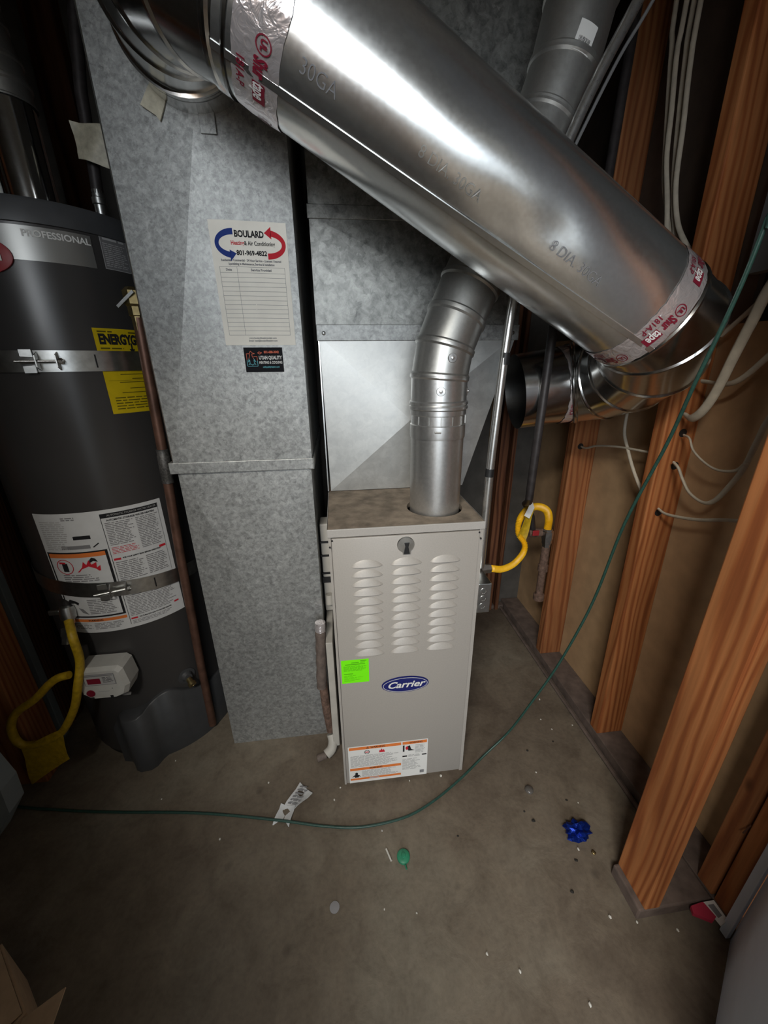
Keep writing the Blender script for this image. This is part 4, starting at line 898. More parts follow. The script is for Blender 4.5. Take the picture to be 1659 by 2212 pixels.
# straps round the heater
def strap(z, tilt, a0, a1, label, clip_a, sh_):
    s_ = thing('strap', label, 'strap', (HC.x, HC.y, z))
    n = 50; vs = []; fs = []; r0 = HR + sh_ + 0.0012
    def P_(a_, zz, r_): ar = math.radians(a_); return V((HC.x + r_ * math.cos(ar), HC.y + r_ * math.sin(ar), z + zz + tilt * math.sin(math.radians(a_ + 75)) * -1))
    for i in range(n + 1):
        a_ = a0 + (a1 - a0) * i / n
        for zz, r_ in ((-0.022, r0), (-0.022, r0 + 0.0018), (0.022, r0 + 0.0018), (0.022, r0)): vs.append(P_(a_, zz, r_))
    for i in range(n):
        for j in range(4): q = i * 4; fs.append((q + j, q + (j + 1) % 4, q + 4 + (j + 1) % 4, q + 4 + j))
    fs += [(0, 1, 2, 3), (n * 4, n * 4 + 1, n * 4 + 2, n * 4 + 3)]
    link_mesh('band', vs, fs, 'steel', s_, 30)
    # clamp lug: two ears, bolt and nut
    ar = math.radians(clip_a); o_ = V((math.cos(ar), math.sin(ar), 0)); t_ = V((-math.sin(ar), math.cos(ar), 0)); c_ = P_(clip_a, 0, r0 + 0.002)
    for sgn, dd in ((-1, -0.018), (1, 0.018)):
        e = MB(); e.prism([(0, -0.019), (0.020, -0.012), (0.020, 0.012), (0, 0.019)], lambda u, v_, k_: c_ + t_ * (dd + 0.002 * k_) + o_ * u + V((0, 0, v_)))
        e.build('clamp_ear', 'steel', s_)
    MB().lathe(c_ - t_ * 0.055 + o_ * 0.011, t_, [(0, 0.003), (0.085, 0.003)], 10).build('clamp_bolt', 'steel', s_, 40)
    MB().lathe(c_ + t_ * 0.022 + o_ * 0.011, t_, [(0, 0.0065), (0.006, 0.0065)], 6).build('nut', 'steel', s_)
    MB().prism([(-0.045, -0.0235), (-0.024, -0.0235), (-0.024, -0.008), (-0.045, -0.010)], lambda u, v_, k_: c_ + t_ * u + V((0, 0, v_)) + o_ * (0.001 + 0.004 * k_)).build('clamp_tab', 'steel', s_)
    MB().prism([(-0.045, 0.0235), (-0.024, 0.0235), (-0.024, 0.008), (-0.045, 0.010)], lambda u, v_, k_: c_ + t_ * u + V((0, 0, v_)) + o_ * (0.001 + 0.004 * k_)).build('clamp_tab', 'steel', s_)
    a2 = clip_a + 21; c2 = P_(a2, 0, r0 + 0.0022); ar = math.radians(a2); o2 = V((math.cos(ar), math.sin(ar), 0)); t2 = V((-math.sin(ar), math.cos(ar), 0))
    MB().prism([(-0.0015, -0.014), (0.0015, -0.014), (0.0015, 0.014), (-0.0015, 0.014)], lambda u, v_, k_: c2 + t2 * u + V((0, 0, v_)) + o2 * 0.0012 * k_).build('band_slot', 'black', s_)
    return s_
strap(1.207, 0.0, -170, 20, 'upper galvanized strap crossing the yellow energy label', -73, 0.001)
strap(0.632, 0.026, -165, -8, 'lower galvanized strap crossing the white instruction label', -72, 0.001)

# heater vent and water connections
hv = thing('heater_vent', 'bright chrome-like vent pipe on top of the water heater', 'pipe', (-0.655, 0.396, 1.517))
VX, VY = -0.652, 0.396
MB().lathe((VX, VY, 0), (0, 0, 1), [(1.517, 0.066), (1.520, 0.066), (1.535, 0.055), (1.545, 0.0515)], 40, False).build('vent_flange', 'steel', hv, 40)
MB().lathe((VX, VY, 0), (0, 0, 1), [(1.520, 0.051), (1.735, 0.051)], 48, False).build('vent_riser', 'chrome', hv, 40)
hp = [V((VX, VY, 1.733)), V((VX, VY, 1.765)), V((VX - 0.006, VY, 1.80)), V((VX - 0.018, VY, 1.86)), V((VX - 0.03, VY, 2.42))]
for i, (vs, fs) in enumerate(gore_pipe(hp, 0.052, 48, 0.006, 0.003, (True, False))): link_mesh('elbow_gore' if i < 3 else 'upper_vent', vs, fs, 'flue_dull', hv, 35)
wp = thing('water_line', 'grey water line with wrapped cloth patch rising above the water heater', 'pipe', (-0.505, 0.396, 1.51))
MB().tube([(-0.505, 0.396, 1.578), (-0.498, 0.396, 1.66), (-0.492, 0.396, 1.763), (-0.465, 0.396, 1.92), (-0.44, 0.396, 2.42)], 0.0125, 14).build('line_pipe', 'iron', wp, 40)
MB().lathe((-0.507, 0.396, 1.506), (0.03, 0, 1), [(0, 0.016), (0.012, 0.017), (0.014, 0.012), (0.020, 0.012), (0.050, 0.013), (0.052, 0.015), (0.064, 0.015), (0.066, 0.0125), (0.080, 0.0125)], 16).build('union_fitting', 'steel', wp, 40)
MB().lathe((-0.482, 0.372, 1.925), (0.1, -1, 0.1), [(0, 0.006), (0.004, 0.030), (0.010, 0.030), (0.012, 0.010)], 20).build('valve_wheel', 'red', wp, 40)
cm_ = MB(); vs = []; fs = []; rn = random.Random(4)
quad = [V((-0.516, 0.374, 1.700)), V((-0.448, 0.372, 1.694)), V((-0.452, 0.372, 1.618)), V((-0.515, 0.374, 1.634))]
for k_ in range(2):
    for j in range(7):
        for i in range(9):
            u, v_ = i / 8, j / 6; p = quad[0].lerp(quad[1], u).lerp(quad[3].lerp(quad[2], u), v_)
            p = p + V((0, -0.010 + 0.006 * math.sin(u * 5 + v_ * 3) + rn.uniform(-0.0015, 0.0015), 0)); p.y += 0.002 * k_; vs.append(p)
for k_ in range(2):
    for j in range(6):
        for i in range(8): q = k_ * 63 + j * 9 + i; fs.append((q, q + 1, q + 10, q + 9))
cm_.add(vs, fs); cm_.build('cloth_patch', 'cloth', wp, 60)
nw = thing('water_nipple', 'short silver water connection left of the heater vent', 'pipe', (-0.705, 0.33, 1.51))
MB().lathe((-0.716, 0.396, 1.506), (0, 0, 1), [(0, 0.014), (0.030, 0.014), (0.031, 0.017), (0.045, 0.017), (0.047, 0.013), (0.060, 0.013), (0.062, 0.016), (0.085, 0.016)], 18).build('nipple_fitting', 'steel', nw, 40)
MB().tube([(-0.716, 0.396, 1.588), (-0.716, 0.40, 1.75), (-0.72, 0.40, 2.42)], 0.011, 12).build('line_pipe', 'offwhite', nw, 40)

# ================================================================== CONDUIT, PIPES, GAS LINES
cd_ = thing('conduit', 'thin silver metal conduit running up the right side of the furnace', 'conduit', (0.41, 0.1, 0.65))
MB().tube(spline([(0.399, 0.075, 0.679), (0.400, 0.075, 0.811), (0.401, 0.075, 0.949), (0.406, 0.075, 1.103), (0.410, 0.075, 1.208), (0.419, 0.075, 1.326), (0.439, 0.075, 1.433), (0.497, 0.075, 1.587), (0.542, 0.075, 1.687), (0.593, 0.075, 1.783), (0.682, 0.075, 1.958), (0.876, 0.075, 2.367)], 5), 0.0098, 16).build('conduit_tube', 'conduit', cd_, 40)
for (p, q) in (((0.411, 0.075, 1.190), (0.412, 0.075, 1.215)), ((0.400, 0.075, 0.932), (0.401, 0.075, 0.952))): MB().tube([p, q], 0.0108, 16).build('tape_wrap', 'black', cd_, 40)
MB().tube(spline([(0.47, 0.12, 1.45), (0.535, 0.12, 1.598), (0.597, 0.12, 1.726), (0.648, 0.12, 1.81), (0.75, 0.12, 2.0), (0.90, 0.12, 2.4)], 6), 0.0032, 8).build('thermostat_wire', 'cable_grey')
tag(bpy.data.objects['thermostat_wire'], 'thin grey wire running beside the upper silver conduit', 'wire')

gp = thing('gas_pipe', 'dark iron gas pipe with red valve handle and rusty drip leg', 'pipe', (0.70, 0.38, 0.35))
MB().tube([(0.70, 0.24, 2.42), (0.69, 0.24, 1.50), (0.66, 0.20, 1.42), (0.56, 0.14, 1.33), (0.543, 0.125, 1.27), (0.540, 0.125, 0.90), (0.543, 0.13, 0.852), (0.57, 0.18, 0.82), (0.655, 0.36, 0.745), (0.680, 0.39, 0.72), (0.705, 0.395, 0.68), (0.716, 0.395, 0.625)], 0.0105, 14).build('riser_pipe', 'iron', gp, 40)
MB().lathe((0.700, 0.395, 0.617), (1, 0, 0), [(0, 0.014), (0.018, 0.016), (0.040, 0.016), (0.058, 0.014)], 14).build('ball_valve', 'rust', gp, 40)
MB().box(-0.012, 0.012, -0.003, 0.003, -0.010, 0.010, 0.002).build('valve_handle', 'red', gp).data.transform(Matrix.Translation((0.716, 0.372, 0.626)))
MB().lathe((0.770, 0.38, 0.30), (-0.01, 0, 1), [(0.04, 0.020), (0.062, 0.020), (0.064, 0.0135), (0.165, 0.0135), (0.166, 0.018), (0.19, 0.018), (0.192, 0.0145), (0.265, 0.0145)], 18).build('drip_leg', 'rust', gp, 40)
MB().lathe((0.768, 0.38, 0.565), (-0.03, 0, 1), [(0, 0.0145), (0.012, 0.0145), (0.014, 0.018), (0.030, 0.018), (0.031, 0.0205), (0.062, 0.0205), (0.064, 0.016), (0.072, 0.016)], 6).build('flare_nut', 'steel', gp)
def corrug(pts, r, pitch=0.0045, amp=0.0012, n=10):
    P_ = spline(pts, n); out = []; rad = []; L = 0
    # resample
    d = [0]
    for a_, b_ in zip(P_, P_[1:]): d.append(d[-1] + (b_ - a_).length)
    T = d[-1]; N = int(T / pitch * 4); j = 0
    for i in range(N + 1):
        s_ = T * i / N
        while j < len(d) - 2 and d[j + 1] < s_: j += 1
        f_ = (s_ - d[j]) / max(1e-9, d[j + 1] - d[j]); out.append(P_[j].lerp(P_[j + 1], f_)); rad.append(r + amp * math.sin(2 * PI * s_ / pitch))
    return out, rad
fx = thing('gas_connector', 'yellow corrugated gas connector curving from furnace to the gas valve', 'gas hose', (0.6, 0.25, 0.6))
flexR = [(0.442, 0.1, 0.656), (0.499, 0.15, 0.622), (0.559, 0.2, 0.608), (0.606, 0.24, 0.621), (0.618, 0.26, 0.644), (0.603, 0.28, 0.672), (0.611, 0.3, 0.709), (0.648, 0.33, 0.733), (0.694, 0.35, 0.736), (0.741, 0.37, 0.713), (0.762, 0.38, 0.676), (0.763, 0.38, 0.637)]
P_, rad = corrug(flexR, 0.0088); rad = [r_ * (1 + 0.35 * max(0, min(1, (i / len(rad) - 0.5) * 3))) for i, r_ in enumerate(rad)]
MB().tube(P_, rad, 14).build('hose', 'yellow', fx, 60)
def flagtag(quad, mat, name, parent, thick=0.0012, bend=0.004):
    vs = []; fs = []; q = [V(p) for p in quad]; nrm_ = (q[1] - q[0]).cross(q[3] - q[0]).normalized()
    for k_ in range(2):
        for j in range(5):
            for i in range(5):
                u, v_ = i / 4, j / 4; p = q[0].lerp(q[1], u).lerp(q[3].lerp(q[2], u), v_) + nrm_ * (bend * math.sin(u * PI) + 0.4 * bend * math.sin(v_ * 7) + thick * k_); vs.append(p)
    for k_ in range(2):
        for j in range(4):
            for i in range(4): a_ = k_ * 25 + j * 5 + i; fs.append((a_, a_ + 1, a_ + 6, a_ + 5))
    for i in range(4):
        for (a_, b_) in ((i, i + 1), (20 + i, 21 + i), (5 * i, 5 * i + 5), (5 * i + 4, 5 * i + 9)): fs.append((a_, b_, b_ + 25, a_ + 25))
    return link_mesh(name, vs, fs, mat, parent, 60)
flagtag([(0.640, 0.288, 0.785), (0.655, 0.296, 0.748), (0.622, 0.262, 0.650), (0.594, 0.266, 0.664)], 'yellow_tag', 'warning_tag', fx)
flagtag([(0.637, 0.284, 0.786), (0.652, 0.290, 0.756), (0.628, 0.270, 0.728), (0.611, 0.272, 0.738)], 'white', 'tag_back', fx, 0.0008, 0.001)

fl2 = thing('gas_connector', 'yellow gas hose looping at lower left of the water heater', 'gas hose', (-0.8, 0.12, 0.2))
flexL = [(-0.712, 0.15, 0.56), (-0.686, 0.11, 0.528), (-0.69, 0.11, 0.453), (-0.701, 0.09, 0.39), (-0.732, 0.09, 0.311), (-0.786, 0.09, 0.23), (-0.836, 0.09, 0.202), (-0.888, 0.09, 0.192), (-0.91, 0.09, 0.214), (-0.906, 0.09, 0.267), (-0.878, 0.09, 0.314), (-0.818, 0.09, 0.356), (-0.771, 0.09, 0.4), (-0.742, 0.09, 0.42), (-0.712, 0.09, 0.427)]
MB().tube(spline(flexL, 7), 0.0105, 14).build('hose', 'yellow_tag', fl2, 60)
MB().lathe((-0.710, 0.120, 0.505), (0, 0.5, 1), [(0, 0.0145), (0.02, 0.0145), (0.021, 0.017), (0.042, 0.017)], 6).build('flare_nut', 'steel', fl2)
flagtag([(-0.898, 0.080, 0.190), (-0.780, 0.080, 0.248), (-0.783, 0.072, 0.140), (-0.908, 0.072, 0.055)], 'yellow_tag', 'warning_tag', fl2, 0.0015, 0.006)
vL = thing('gas_shutoff', 'dull grey gas shutoff fitting above the left yellow hose', 'valve', (-0.72, 0.2, 0.58))
MB().lathe((-0.715, 0.155, 0.545), (0.0, 0.15, 1), [(0, 0.012), (0.015, 0.012), (0.016, 0.018), (0.035, 0.019), (0.050, 0.016), (0.052, 0.002)], 12).build('valve_body', 'steel', vL, 40)
MB().tube(spline([(-0.715, 0.165, 0.585), (-0.735, 0.19, 0.60), (-0.80, 0.26, 0.60), (-0.90, 0.45, 0.60)], 5), 0.011, 10).build('valve_pipe', 'iron', vL, 40)
MB().box(-0.757, -0.727, 0.150, 0.158, 0.575, 0.590, 0.003).build('valve_lever', 'steel', vL)

# lineset, board and wires in the gap between duct and furnace
ls_ = thing('insulated_line', 'dark insulated refrigerant line between the return duct and furnace', 'pipe', (-0.05, 0.12, 0))
MB().tube(spline([(-0.046, 0.125, 0.475), (-0.050, 0.122, 0.38), (-0.056, 0.120, 0.27)], 6), [0.015 + 0.0012 * math.sin(i * 2.1) for i in range(13)], 14).build('foil_wrap', 'foam', ls_, 60)
MB().tube(spline([(-0.046, 0.126, 0.47), (-0.0455, 0.128, 0.482), (-0.045, 0.13, 0.50)], 3), 0.0155, 12).build('foil_end', 'foil', ls_, 60)
MB().tube(spline([(-0.052, 0.128, 0.28), (-0.048, 0.128, 0.18), (-0.042, 0.13, 0.10), (-0.040, 0.13, 0.072)], 5), 0.013, 14).build('line_cover', 'maroon' if False else 'rust', ls_, 60)
wb_ = thing('drain_elbow', 'grey plastic pipe elbow on the floor left of the furnace', 'pipe fitting', (-0.05, 0.11, 0))
MB().tube(spline([(-0.038, 0.125, 0.062), (-0.034, 0.112, 0.044), (-0.040, 0.098, 0.026), (-0.056, 0.088, 0.017)], 6), 0.0155, 16).build('elbow_body', 'offwhite', wb_, 60)
MB().tube([(-0.058, 0.088, 0.015), (-0.086, 0.080, 0.013)], 0.011, 14).build('drain_stub', 'foam', wb_, 60)
fb = MB().box(-0.032, -0.012, 0.10, 0.44, 0.035, 0.448, 0.002).build('filter_cover', 'offwhite')
tag(fb, 'narrow off-white board standing in the gap left of the furnace', 'board')
tag(MB().box(-0.033, -0.004, 0.24, 0.30, 0.46, 0.76, 0.004).build('side_panel', 'offwhite'), 'grey bracket strip crossed by black ties left of the furnace top', 'bracket')
sp = bpy.data.objects['side_panel']
for i, z in enumerate((0.70, 0.655, 0.595, 0.565)):
    MB().box(-0.035, -0.002, 0.237, 0.243, z, z + (0.006 if i < 3 else 0.02)).build('cable_tie', 'black', sp)
MB().tube([(-0.018, 0.22, 0.50), (-0.018, 0.225, 0.53)], 0.012, 12).build('grommet', 'offwhite', sp, 40)

# ================================================================== CABLES ON THE RIGHT WALL
def cable(pts, r, label, mat='romex', flat=0.6, group=None, name='cable', cat='cable'):
    o = MB().tube(spline(pts, 7), r, 10, True, flat).build(name, mat, None, 60); return tag(o, label, cat, group)
cable([(0.868, 0.425, 0.920), (0.866, 0.395, 0.921), (0.862, 0.334, 0.941), (0.86, 0.23, 0.958), (0.865, 0.12, 0.965), (0.870, 0.069, 0.966)], 0.0038, 'cream cable spanning between the two farthest studs on the right', flat=0.8)
cable([(0.868, 0.245, 1.20), (0.866, 0.240, 1.06), (0.864, 0.231, 1.0), (0.862, 0.202, 0.958), (0.86, 0.161, 0.907), (0.858, 0.113, 0.861), (0.875, 0.075, 0.80), (0.90, 0.069, 0.70)], 0.0045, 'cream cable hanging down beside the second stud from the corner', flat=0.8)
cable([(0.876, 0.045, 1.024), (0.868, 0.020, 1.021), (0.860, -0.006, 0.998), (0.858, -0.045, 0.978), (0.858, -0.081, 0.970), (0.858, -0.117, 0.979), (0.858, -0.134, 1.000)], 0.0042, 'cream cable from the top hole of the middle stud, sagging right')
cable([(0.868, 0.045, 0.956), (0.862, 0.022, 0.948), (0.860, 0.0, 0.925), (0.860, -0.028, 0.9), (0.86, -0.068, 0.890), (0.86, -0.093, 0.905), (0.86, -0.116, 0.95), (0.86, -0.130, 0.989), (0.86, -0.138, 1.046), (0.855, -0.150, 1.092), (0.85, -0.19, 1.20)], 0.0056, 'cream cable from the second hole, dipping in a V and rising right')
cable([(0.860, 0.045, 0.832), (0.857, 0.018, 0.829), (0.855, -0.03, 0.838), (0.855, -0.08, 0.852), (0.855, -0.17, 0.885), (0.87, -0.35, 0.92)], 0.0052, 'cream cable from the lowest hole of the middle stud, running right')
cable([(0.862, 0.040, 1.072), (0.850, 0.010, 1.070), (0.84, -0.022, 1.092), (0.835, -0.045, 1.135), (0.83, -0.065, 1.20), (0.825, -0.085, 1.26), (0.82, -0.11, 1.33), (0.82, -0.18, 1.45)], 0.0098, 'thick cream cable bundle curving beside the round duct elbow', flat=0.55)
cable([(0.870, 0.03, 1.150), (0.862, -0.05, 1.150), (0.86, -0.106, 1.201), (0.86, -0.17, 1.29)], 0.006, 'cream cable rising to the right edge behind the thick bundle', flat=0.6)
cable([(0.885, 0.03, 1.245), (0.875, -0.03, 1.290), (0.87, -0.09, 1.345), (0.87, -0.14, 1.40)], 0.005, 'cream cable just below the grey upper panel at right', flat=0.6)
for i, (pts, lab) in enumerate((([(0.86, 0.375, 2.40), (0.86, 0.353, 1.968), (0.86, 0.339, 1.882), (0.86, 0.308, 1.743), (0.86, 0.277, 1.617), (0.86, 0.246, 1.542), (0.86, 0.204, 1.455), (0.88, 0.18, 1.30)], 'leftmost of the cream cables hanging at upper right'),
        ([(0.85, 0.325, 2.40), (0.85, 0.305, 1.936), (0.85, 0.304, 1.854), (0.85, 0.283, 1.738), (0.85, 0.267, 1.644), (0.85, 0.226, 1.52), (0.87, 0.19, 1.30)], 'second cream cable from the left hanging at upper right'),
        ([(0.86, 0.300, 2.40), (0.86, 0.294, 1.932), (0.86, 0.285, 1.83), (0.86, 0.26, 1.68), (0.86, 0.233, 1.565), (0.86, 0.202, 1.483), (0.88, 0.16, 1.32)], 'third cream cable from the left hanging at upper right'),
        ([(0.85, 0.270, 2.40), (0.85, 0.261, 1.919), (0.85, 0.253, 1.803), (0.85, 0.235, 1.691), (0.85, 0.220, 1.582), (0.85, 0.190, 1.501), (0.85, 0.153, 1.45), (0.87, 0.12, 1.40)], 'rightmost of the cream cables hanging at upper right'))):
    cable(pts, 0.0055, lab, flat=0.6)
# green cord
cordp = [(-1.15, 0.10, 0.005), (-0.95, 0.05, 0.005), (-0.775, 0.016, 0.005), (-0.653, -0.003, 0.005), (-0.455, -0.029, 0.005), (-0.321, -0.053, 0.005), (-0.163, -0.088, 0.005), (-0.06, -0.113, 0.005), (0.042, -0.128, 0.005), (0.159, -0.12, 0.005), (0.246, -0.091, 0.005), (0.345, -0.040, 0.008), (0.440, 0.010, 0.030), (0.526, 0.03, 0.1), (0.574, 0.01, 0.241), (0.622, 0.0, 0.369), (0.661, -0.01, 0.511), (0.683, -0.02, 0.634), (0.681, -0.06, 0.846), (0.68, -0.12, 1.04), (0.657, -0.17, 1.156), (0.649, -0.21, 1.286), (0.643, -0.23, 1.379), (0.64, -0.24, 1.46), (0.63, -0.26, 2.4)]
cable(cordp, 0.0034, 'green cord lying on the floor and rising past the right studs', 'cord', 1.0, None, 'extension_cord', 'cord')
# paper tag on the cord
tg = thing('cord_tag', 'crumpled white printed tag stuck to the green cord on the floor', 'tag', (-0.15, -0.04, 0))
flagtag([(-0.136, 0.018, 0.004), (-0.095, -0.024, 0.012), (-0.150, -0.062, 0.006), (-0.181, -0.052, 0.004)], 'label', 'tag_strip', tg, 0.0006, 0.006)
flagtag([(-0.185, -0.040, 0.009), (-0.143, -0.052, 0.012), (-0.157, -0.100, 0.003), (-0.203, -0.090, 0.003)], 'label', 'tag_strip', tg, 0.0006, 0.008)
pr = Print(); pr.micro('grey_ink', 0.006, 0.006, 0.048, 0.050, 6, 0.5)
e1 = V((-0.041 + 0.0, 0.0, 0)); 
pr.build(lambda x, y, d: V((-0.176, -0.054, 0.0135)) + V((0.030, -0.010, 0.001)) * (x / 0.050) * 1.1 + V((0.046, 0.062, 0.003)) * (y / 0.055) + V((0, 0, d)), tg)

# ================================================================== FLOOR BITS
def blob(name, c, r, mat, label, cat, group=None, sq=(1, 1, 0.6), seed=0, sub=2):
    rn = random.Random(seed); bm = bmesh.new(); bmesh.ops.create_icosphere(bm, subdivisions=sub, radius=1)
    for v_ in bm.verts:
        k_ = rn.uniform(0.72, 1.15); v_.co = V((v_.co.x * r * sq[0] * k_, v_.co.y * r * sq[1] * k_, v_.co.z * r * sq[2] * k_))
    zmin = min(v_.co.z for v_ in bm.verts)
    for v_ in bm.verts: v_.co += V((c[0], c[1], c[2] - zmin))
    me = bpy.data.meshes.new(name); bm.to_mesh(me); bm.free(); me.materials.append(M[mat]); o = bpy.data.objects.new(name, me); COL.objects.link(o)
    return tag(o, label, cat, group)
def crumb_place(x, y, what, grp):
    if x < -0.2: w_ = 'on the dark floor left of the furnace'
    elif y > -0.06 and x < 0.4: w_ = 'close to the foot of the furnace front'
    elif y < -0.36: w_ = 'on the open floor nearest the bottom of the photo'
    elif x > 0.45 and y > -0.06: w_ = 'between the green cord and the right wall'
    elif x > 0.45: w_ = 'on the floor left of the big end post'
    else: w_ = 'in front of the furnace beyond the green cord'
    return what + ' ' + w_, 'debris', grp + ' ' + w_
crumbs = [(-0.339, -0.108), (-0.539, 0.021), (-0.032, -0.046), (-0.014, -0.012), (0.197, -0.018), (0.296, -0.016), (0.098, -0.142), (0.085, -0.304), (0.159, -0.32), (0.297, -0.404), (0.356, -0.437), (0.474, -0.497), (0.72, 0.094), (0.702, 0.137), (0.671, -0.141), (0.604, -0.249), (0.654, -0.397), (-0.543, 0.14), (-0.232, 0.03), (0.593, -0.042), (0.599, -0.381), (0.735, -0.42), (0.80, 0.10), (0.74, 0.22)]
for i, (x, y) in enumerate(crumbs):
    blob('plaster_crumb', (x, y, 0), random.uniform(0.0020, 0.0036), 'crumb', *crumb_place(x, y, 'tiny white plaster crumb', 'white crumbs'), (1, 1.3, 0.8), i, 1)
for i, (x, y) in enumerate([(0.506, -0.144), (0.539, -0.328), (0.60, 0.03), (0.642, -0.13), (0.70, 0.05), (0.52, -0.17), (0.30, -0.18), (0.585, -0.27)]):
    blob('dirt_speck', (x, y, 0), random.uniform(0.003, 0.0055), 'crumb_dk', *crumb_place(x, y, 'small dark speck of dirt', 'dark specks'), (1.2, 1, 0.4), i + 50, 1)
blob('gold_nugget', (0.638, -0.262, 0), 0.006, 'brass', 'small gold-coloured bit on the floor beside the blue wrapper', 'debris', None, (1, 1, 0.7), 77)
# crumpled blue wrapper
rn = random.Random(12); bm = bmesh.new(); bmesh.ops.create_icosphere(bm, subdivisions=3, radius=1)
for v_ in bm.verts:
    k_ = rn.uniform(0.55, 1.25); v_.co = V((0.617 + v_.co.x * 0.034 * k_, -0.218 + v_.co.y * 0.024 * k_, 0.019 + max(-0.0175, v_.co.z * 0.018 * k_)))
me = bpy.data.meshes.new('candy_wrapper'); bm.to_mesh(me); bm.free(); me.materials.append(M['bluefoil']); o = bpy.data.objects.new('candy_wrapper', me); COL.objects.link(o)
tag(o, 'crumpled shiny blue foil wrapper on the floor by the end post', 'wrapper')
cap = thing('bottle_cap', 'small round green plastic cap on the floor before the furnace', 'cap', (0.146, -0.209, 0))
MB().lathe((0.146, -0.209, 0.001), (0, 0, 1), [(0, 0.0165), (0.006, 0.0165), (0.009, 0.013), (0.0095, 0.006), (0.012, 0.005), (0.0125, 0.0)], 24).build('cap_disc', 'greencap', cap, 40)
MB().tube([(0.148, -0.226, 0.003), (0.150, -0.236, 0.003)], 0.002, 8).build('cap_stem', 'greencap', cap, 40)
tag(MB().tube([(0.104, -0.186, 0.003), (0.114, -0.214, 0.003)], 0.0024, 10).build('wire_stub', 'crumb', None, 40), 'short pale stub lying left of the green cap', 'debris')
tag(MB().lathe((-0.031, -0.286, 0.0005), (0, 0, 1), [(0, 0.0115), (0.001, 0.0115), (0.0015, 0.008), (0.0016, 0)], 20).build('white_disc', plain('faded_disc', (0.30, 0.29, 0.30), 0.7), None, 40), 'pale round disc lying on the floor left of centre', 'disc')
bl_ = MB().lathe((0.547, -0.089, 0.001), (0, 0, 1), [(0, 0.013), (0.004, 0.012), (0.007, 0.008), (0.008, 0.0)], 16)
bo = bl_.build('plastic_bubble', plain('clear_plastic', (0.25, 0.23, 0.21), 0.12, 0.0), None, 40); bo.data.materials[0].node_tree.nodes['Principled BSDF'].inputs['Transmission Weight'].default_value = 0.6
tag(bo, 'small clear plastic bubble on the floor right of the furnace', 'debris')
# red and white packet in the corner
pk = thing('packet', 'crushed red and white packet by the right wall corner studs', 'packet', (0.80, -0.42, 0))
def flat_quad(pts, z0, z1, mat, name, parent): return MB().prism([(p[0], p[1]) for p in pts], lambda u, v_, k_: V((u, v_, z0 + (z1 - z0) * k_))).build(name, mat, parent)
flat_quad([(0.806, -0.398), (0.834, -0.398), (0.834, -0.432), (0.812, -0.438)], 0.037, 0.042, 'white', 'white_card', pk)
flat_quad([(0.813, -0.404), (0.827, -0.404), (0.828, -0.424), (0.816, -0.427)], 0.0421, 0.0424, 'grey_ink', 'print', pk)
MB().prism([(0.775, -0.40), (0.806, -0.398), (0.812, -0.425), (0.800, -0.430), (0.770, -0.412)], lambda u, v_, k_: V((u, v_, 0.030 + 0.010 * k_ + (u - 0.77) * 0.1))).build('red_wrap', 'redw', pk)
# cardboard box at the lower left corner
bx = thing('cardboard_box', 'open brown cardboard box at the bottom left corner', 'box', (-0.72, -0.42, 0))
def slab(q, th, name, mat, parent):
    q = [V(p) for p in q]; n_ = (q[1] - q[0]).cross(q[3] - q[0]).normalized() * th
    return MB().add(q + [p + n_ for p in q], [(0, 1, 2, 3), (7, 6, 5, 4), (0, 4, 5, 1), (1, 5, 6, 2), (2, 6, 7, 3), (3, 7, 4, 0)]).build(name, mat, parent)
slab([(-0.560, -0.426, 0.0), (-0.672, -0.326, 0.0), (-0.672, -0.326, 0.145), (-0.560, -0.426, 0.145)], 0.004, 'side_wall', 'cardboard', bx)
slab([(-0.560, -0.426, 0.0), (-0.640, -0.515, 0.0), (-0.640, -0.515, 0.145), (-0.560, -0.426, 0.145)], 0.004, 'side_wall', 'cardboard', bx)
slab([(-0.672, -0.326, 0.0), (-0.752, -0.415, 0.0), (-0.752, -0.415, 0.145), (-0.672, -0.326, 0.145)], 0.004, 'side_wall', 'cardboard', bx)
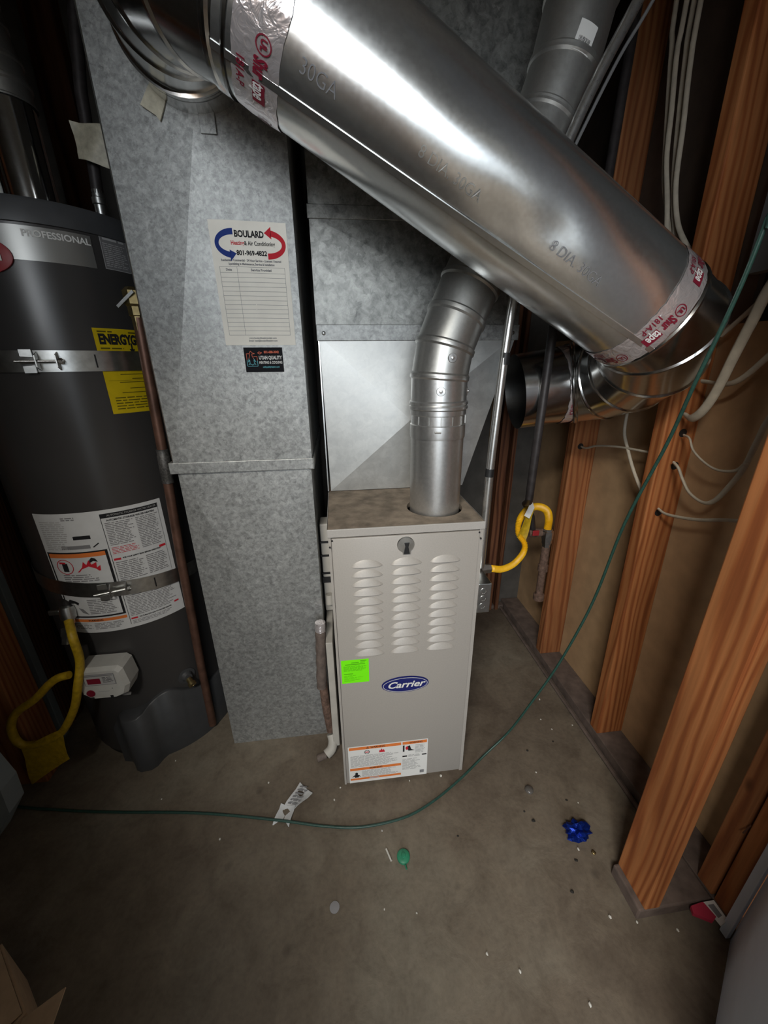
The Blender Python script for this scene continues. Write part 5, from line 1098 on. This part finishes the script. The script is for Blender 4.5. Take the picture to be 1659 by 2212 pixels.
slab([(-0.560, -0.426, 0.002), (-0.672, -0.326, 0.002), (-0.752, -0.415, 0.002), (-0.640, -0.515, 0.002)], 0.003, 'bottom', 'cardboard', bx)
slab([(-0.563, -0.424, 0.147), (-0.669, -0.329, 0.147), (-0.705, -0.372, 0.158), (-0.600, -0.468, 0.158)], 0.003, 'flap', 'cardboard', bx)
slab([(-0.558, -0.430, 0.146), (-0.505, -0.402, 0.152), (-0.500, -0.450, 0.150), (-0.54, -0.50, 0.147)], 0.003, 'flap', 'cardboard', bx)

shade_box = thing('shade_carton', 'unseen tall carton added behind the camera at left to shade the floor', 'box', (-0.6, -1.3, 0))
MB().box(-1.30, -0.27, -1.70, -1.12, 0.0, 1.36, 0.006).build('shade_carton_body', 'cardboard', shade_box)  # unseen block, added to keep light off the left floor and low parts
# ================================================================== LEFT SIDE CLUTTER
lpst = structure(MB().box(-1.0, -0.908, 0.118, 0.21, 0.0, 2.45, 0.004).build('wall_left_post', 'wood2'))
lpst.name = 'trim_1'
strip = MB().box(-1.02, -0.955, 0.275, 0.30, 0.0, 2.45, 0.002).build('trim_2', 'drywall_dk'); structure(strip)
MB().box(-1.06, -0.965, 0.31, 0.40, 0.0, 2.45).build('stud', 'wood_dk', strip)
bag = blob('bag', (-0.93, 0.67, 0), 0.12, 'bluebag', 'dark navy bag slumped behind the left yellow hose', 'bag', None, (1.0, 0.8, 1.6), 31, 3)
bk = MB().box(-1.02, -0.90, 0.50, 0.60, 0.40, 0.47, 0.004).build('wood_block', 'wood_dk'); 
bk.location = (0, 0, 0); bpy.data.objects.remove(bk)
gc = MB(); pts = []
outl = [(-1.25, 0.0), (-1.02, 0.0), (-0.90, 0.05), (-0.835, 0.15), (-0.828, 0.23), (-0.845, 0.32), (-0.92, 0.42), (-1.25, 0.45)]
gc.prism(outl, lambda u, v_, k_: V((u, -0.02 - 0.05 * k_, v_))); o = gc.build('storage_tote', 'drywall_dk')
tag(o, 'rounded grey plastic panel at the left edge below the yellow tag', 'panel')
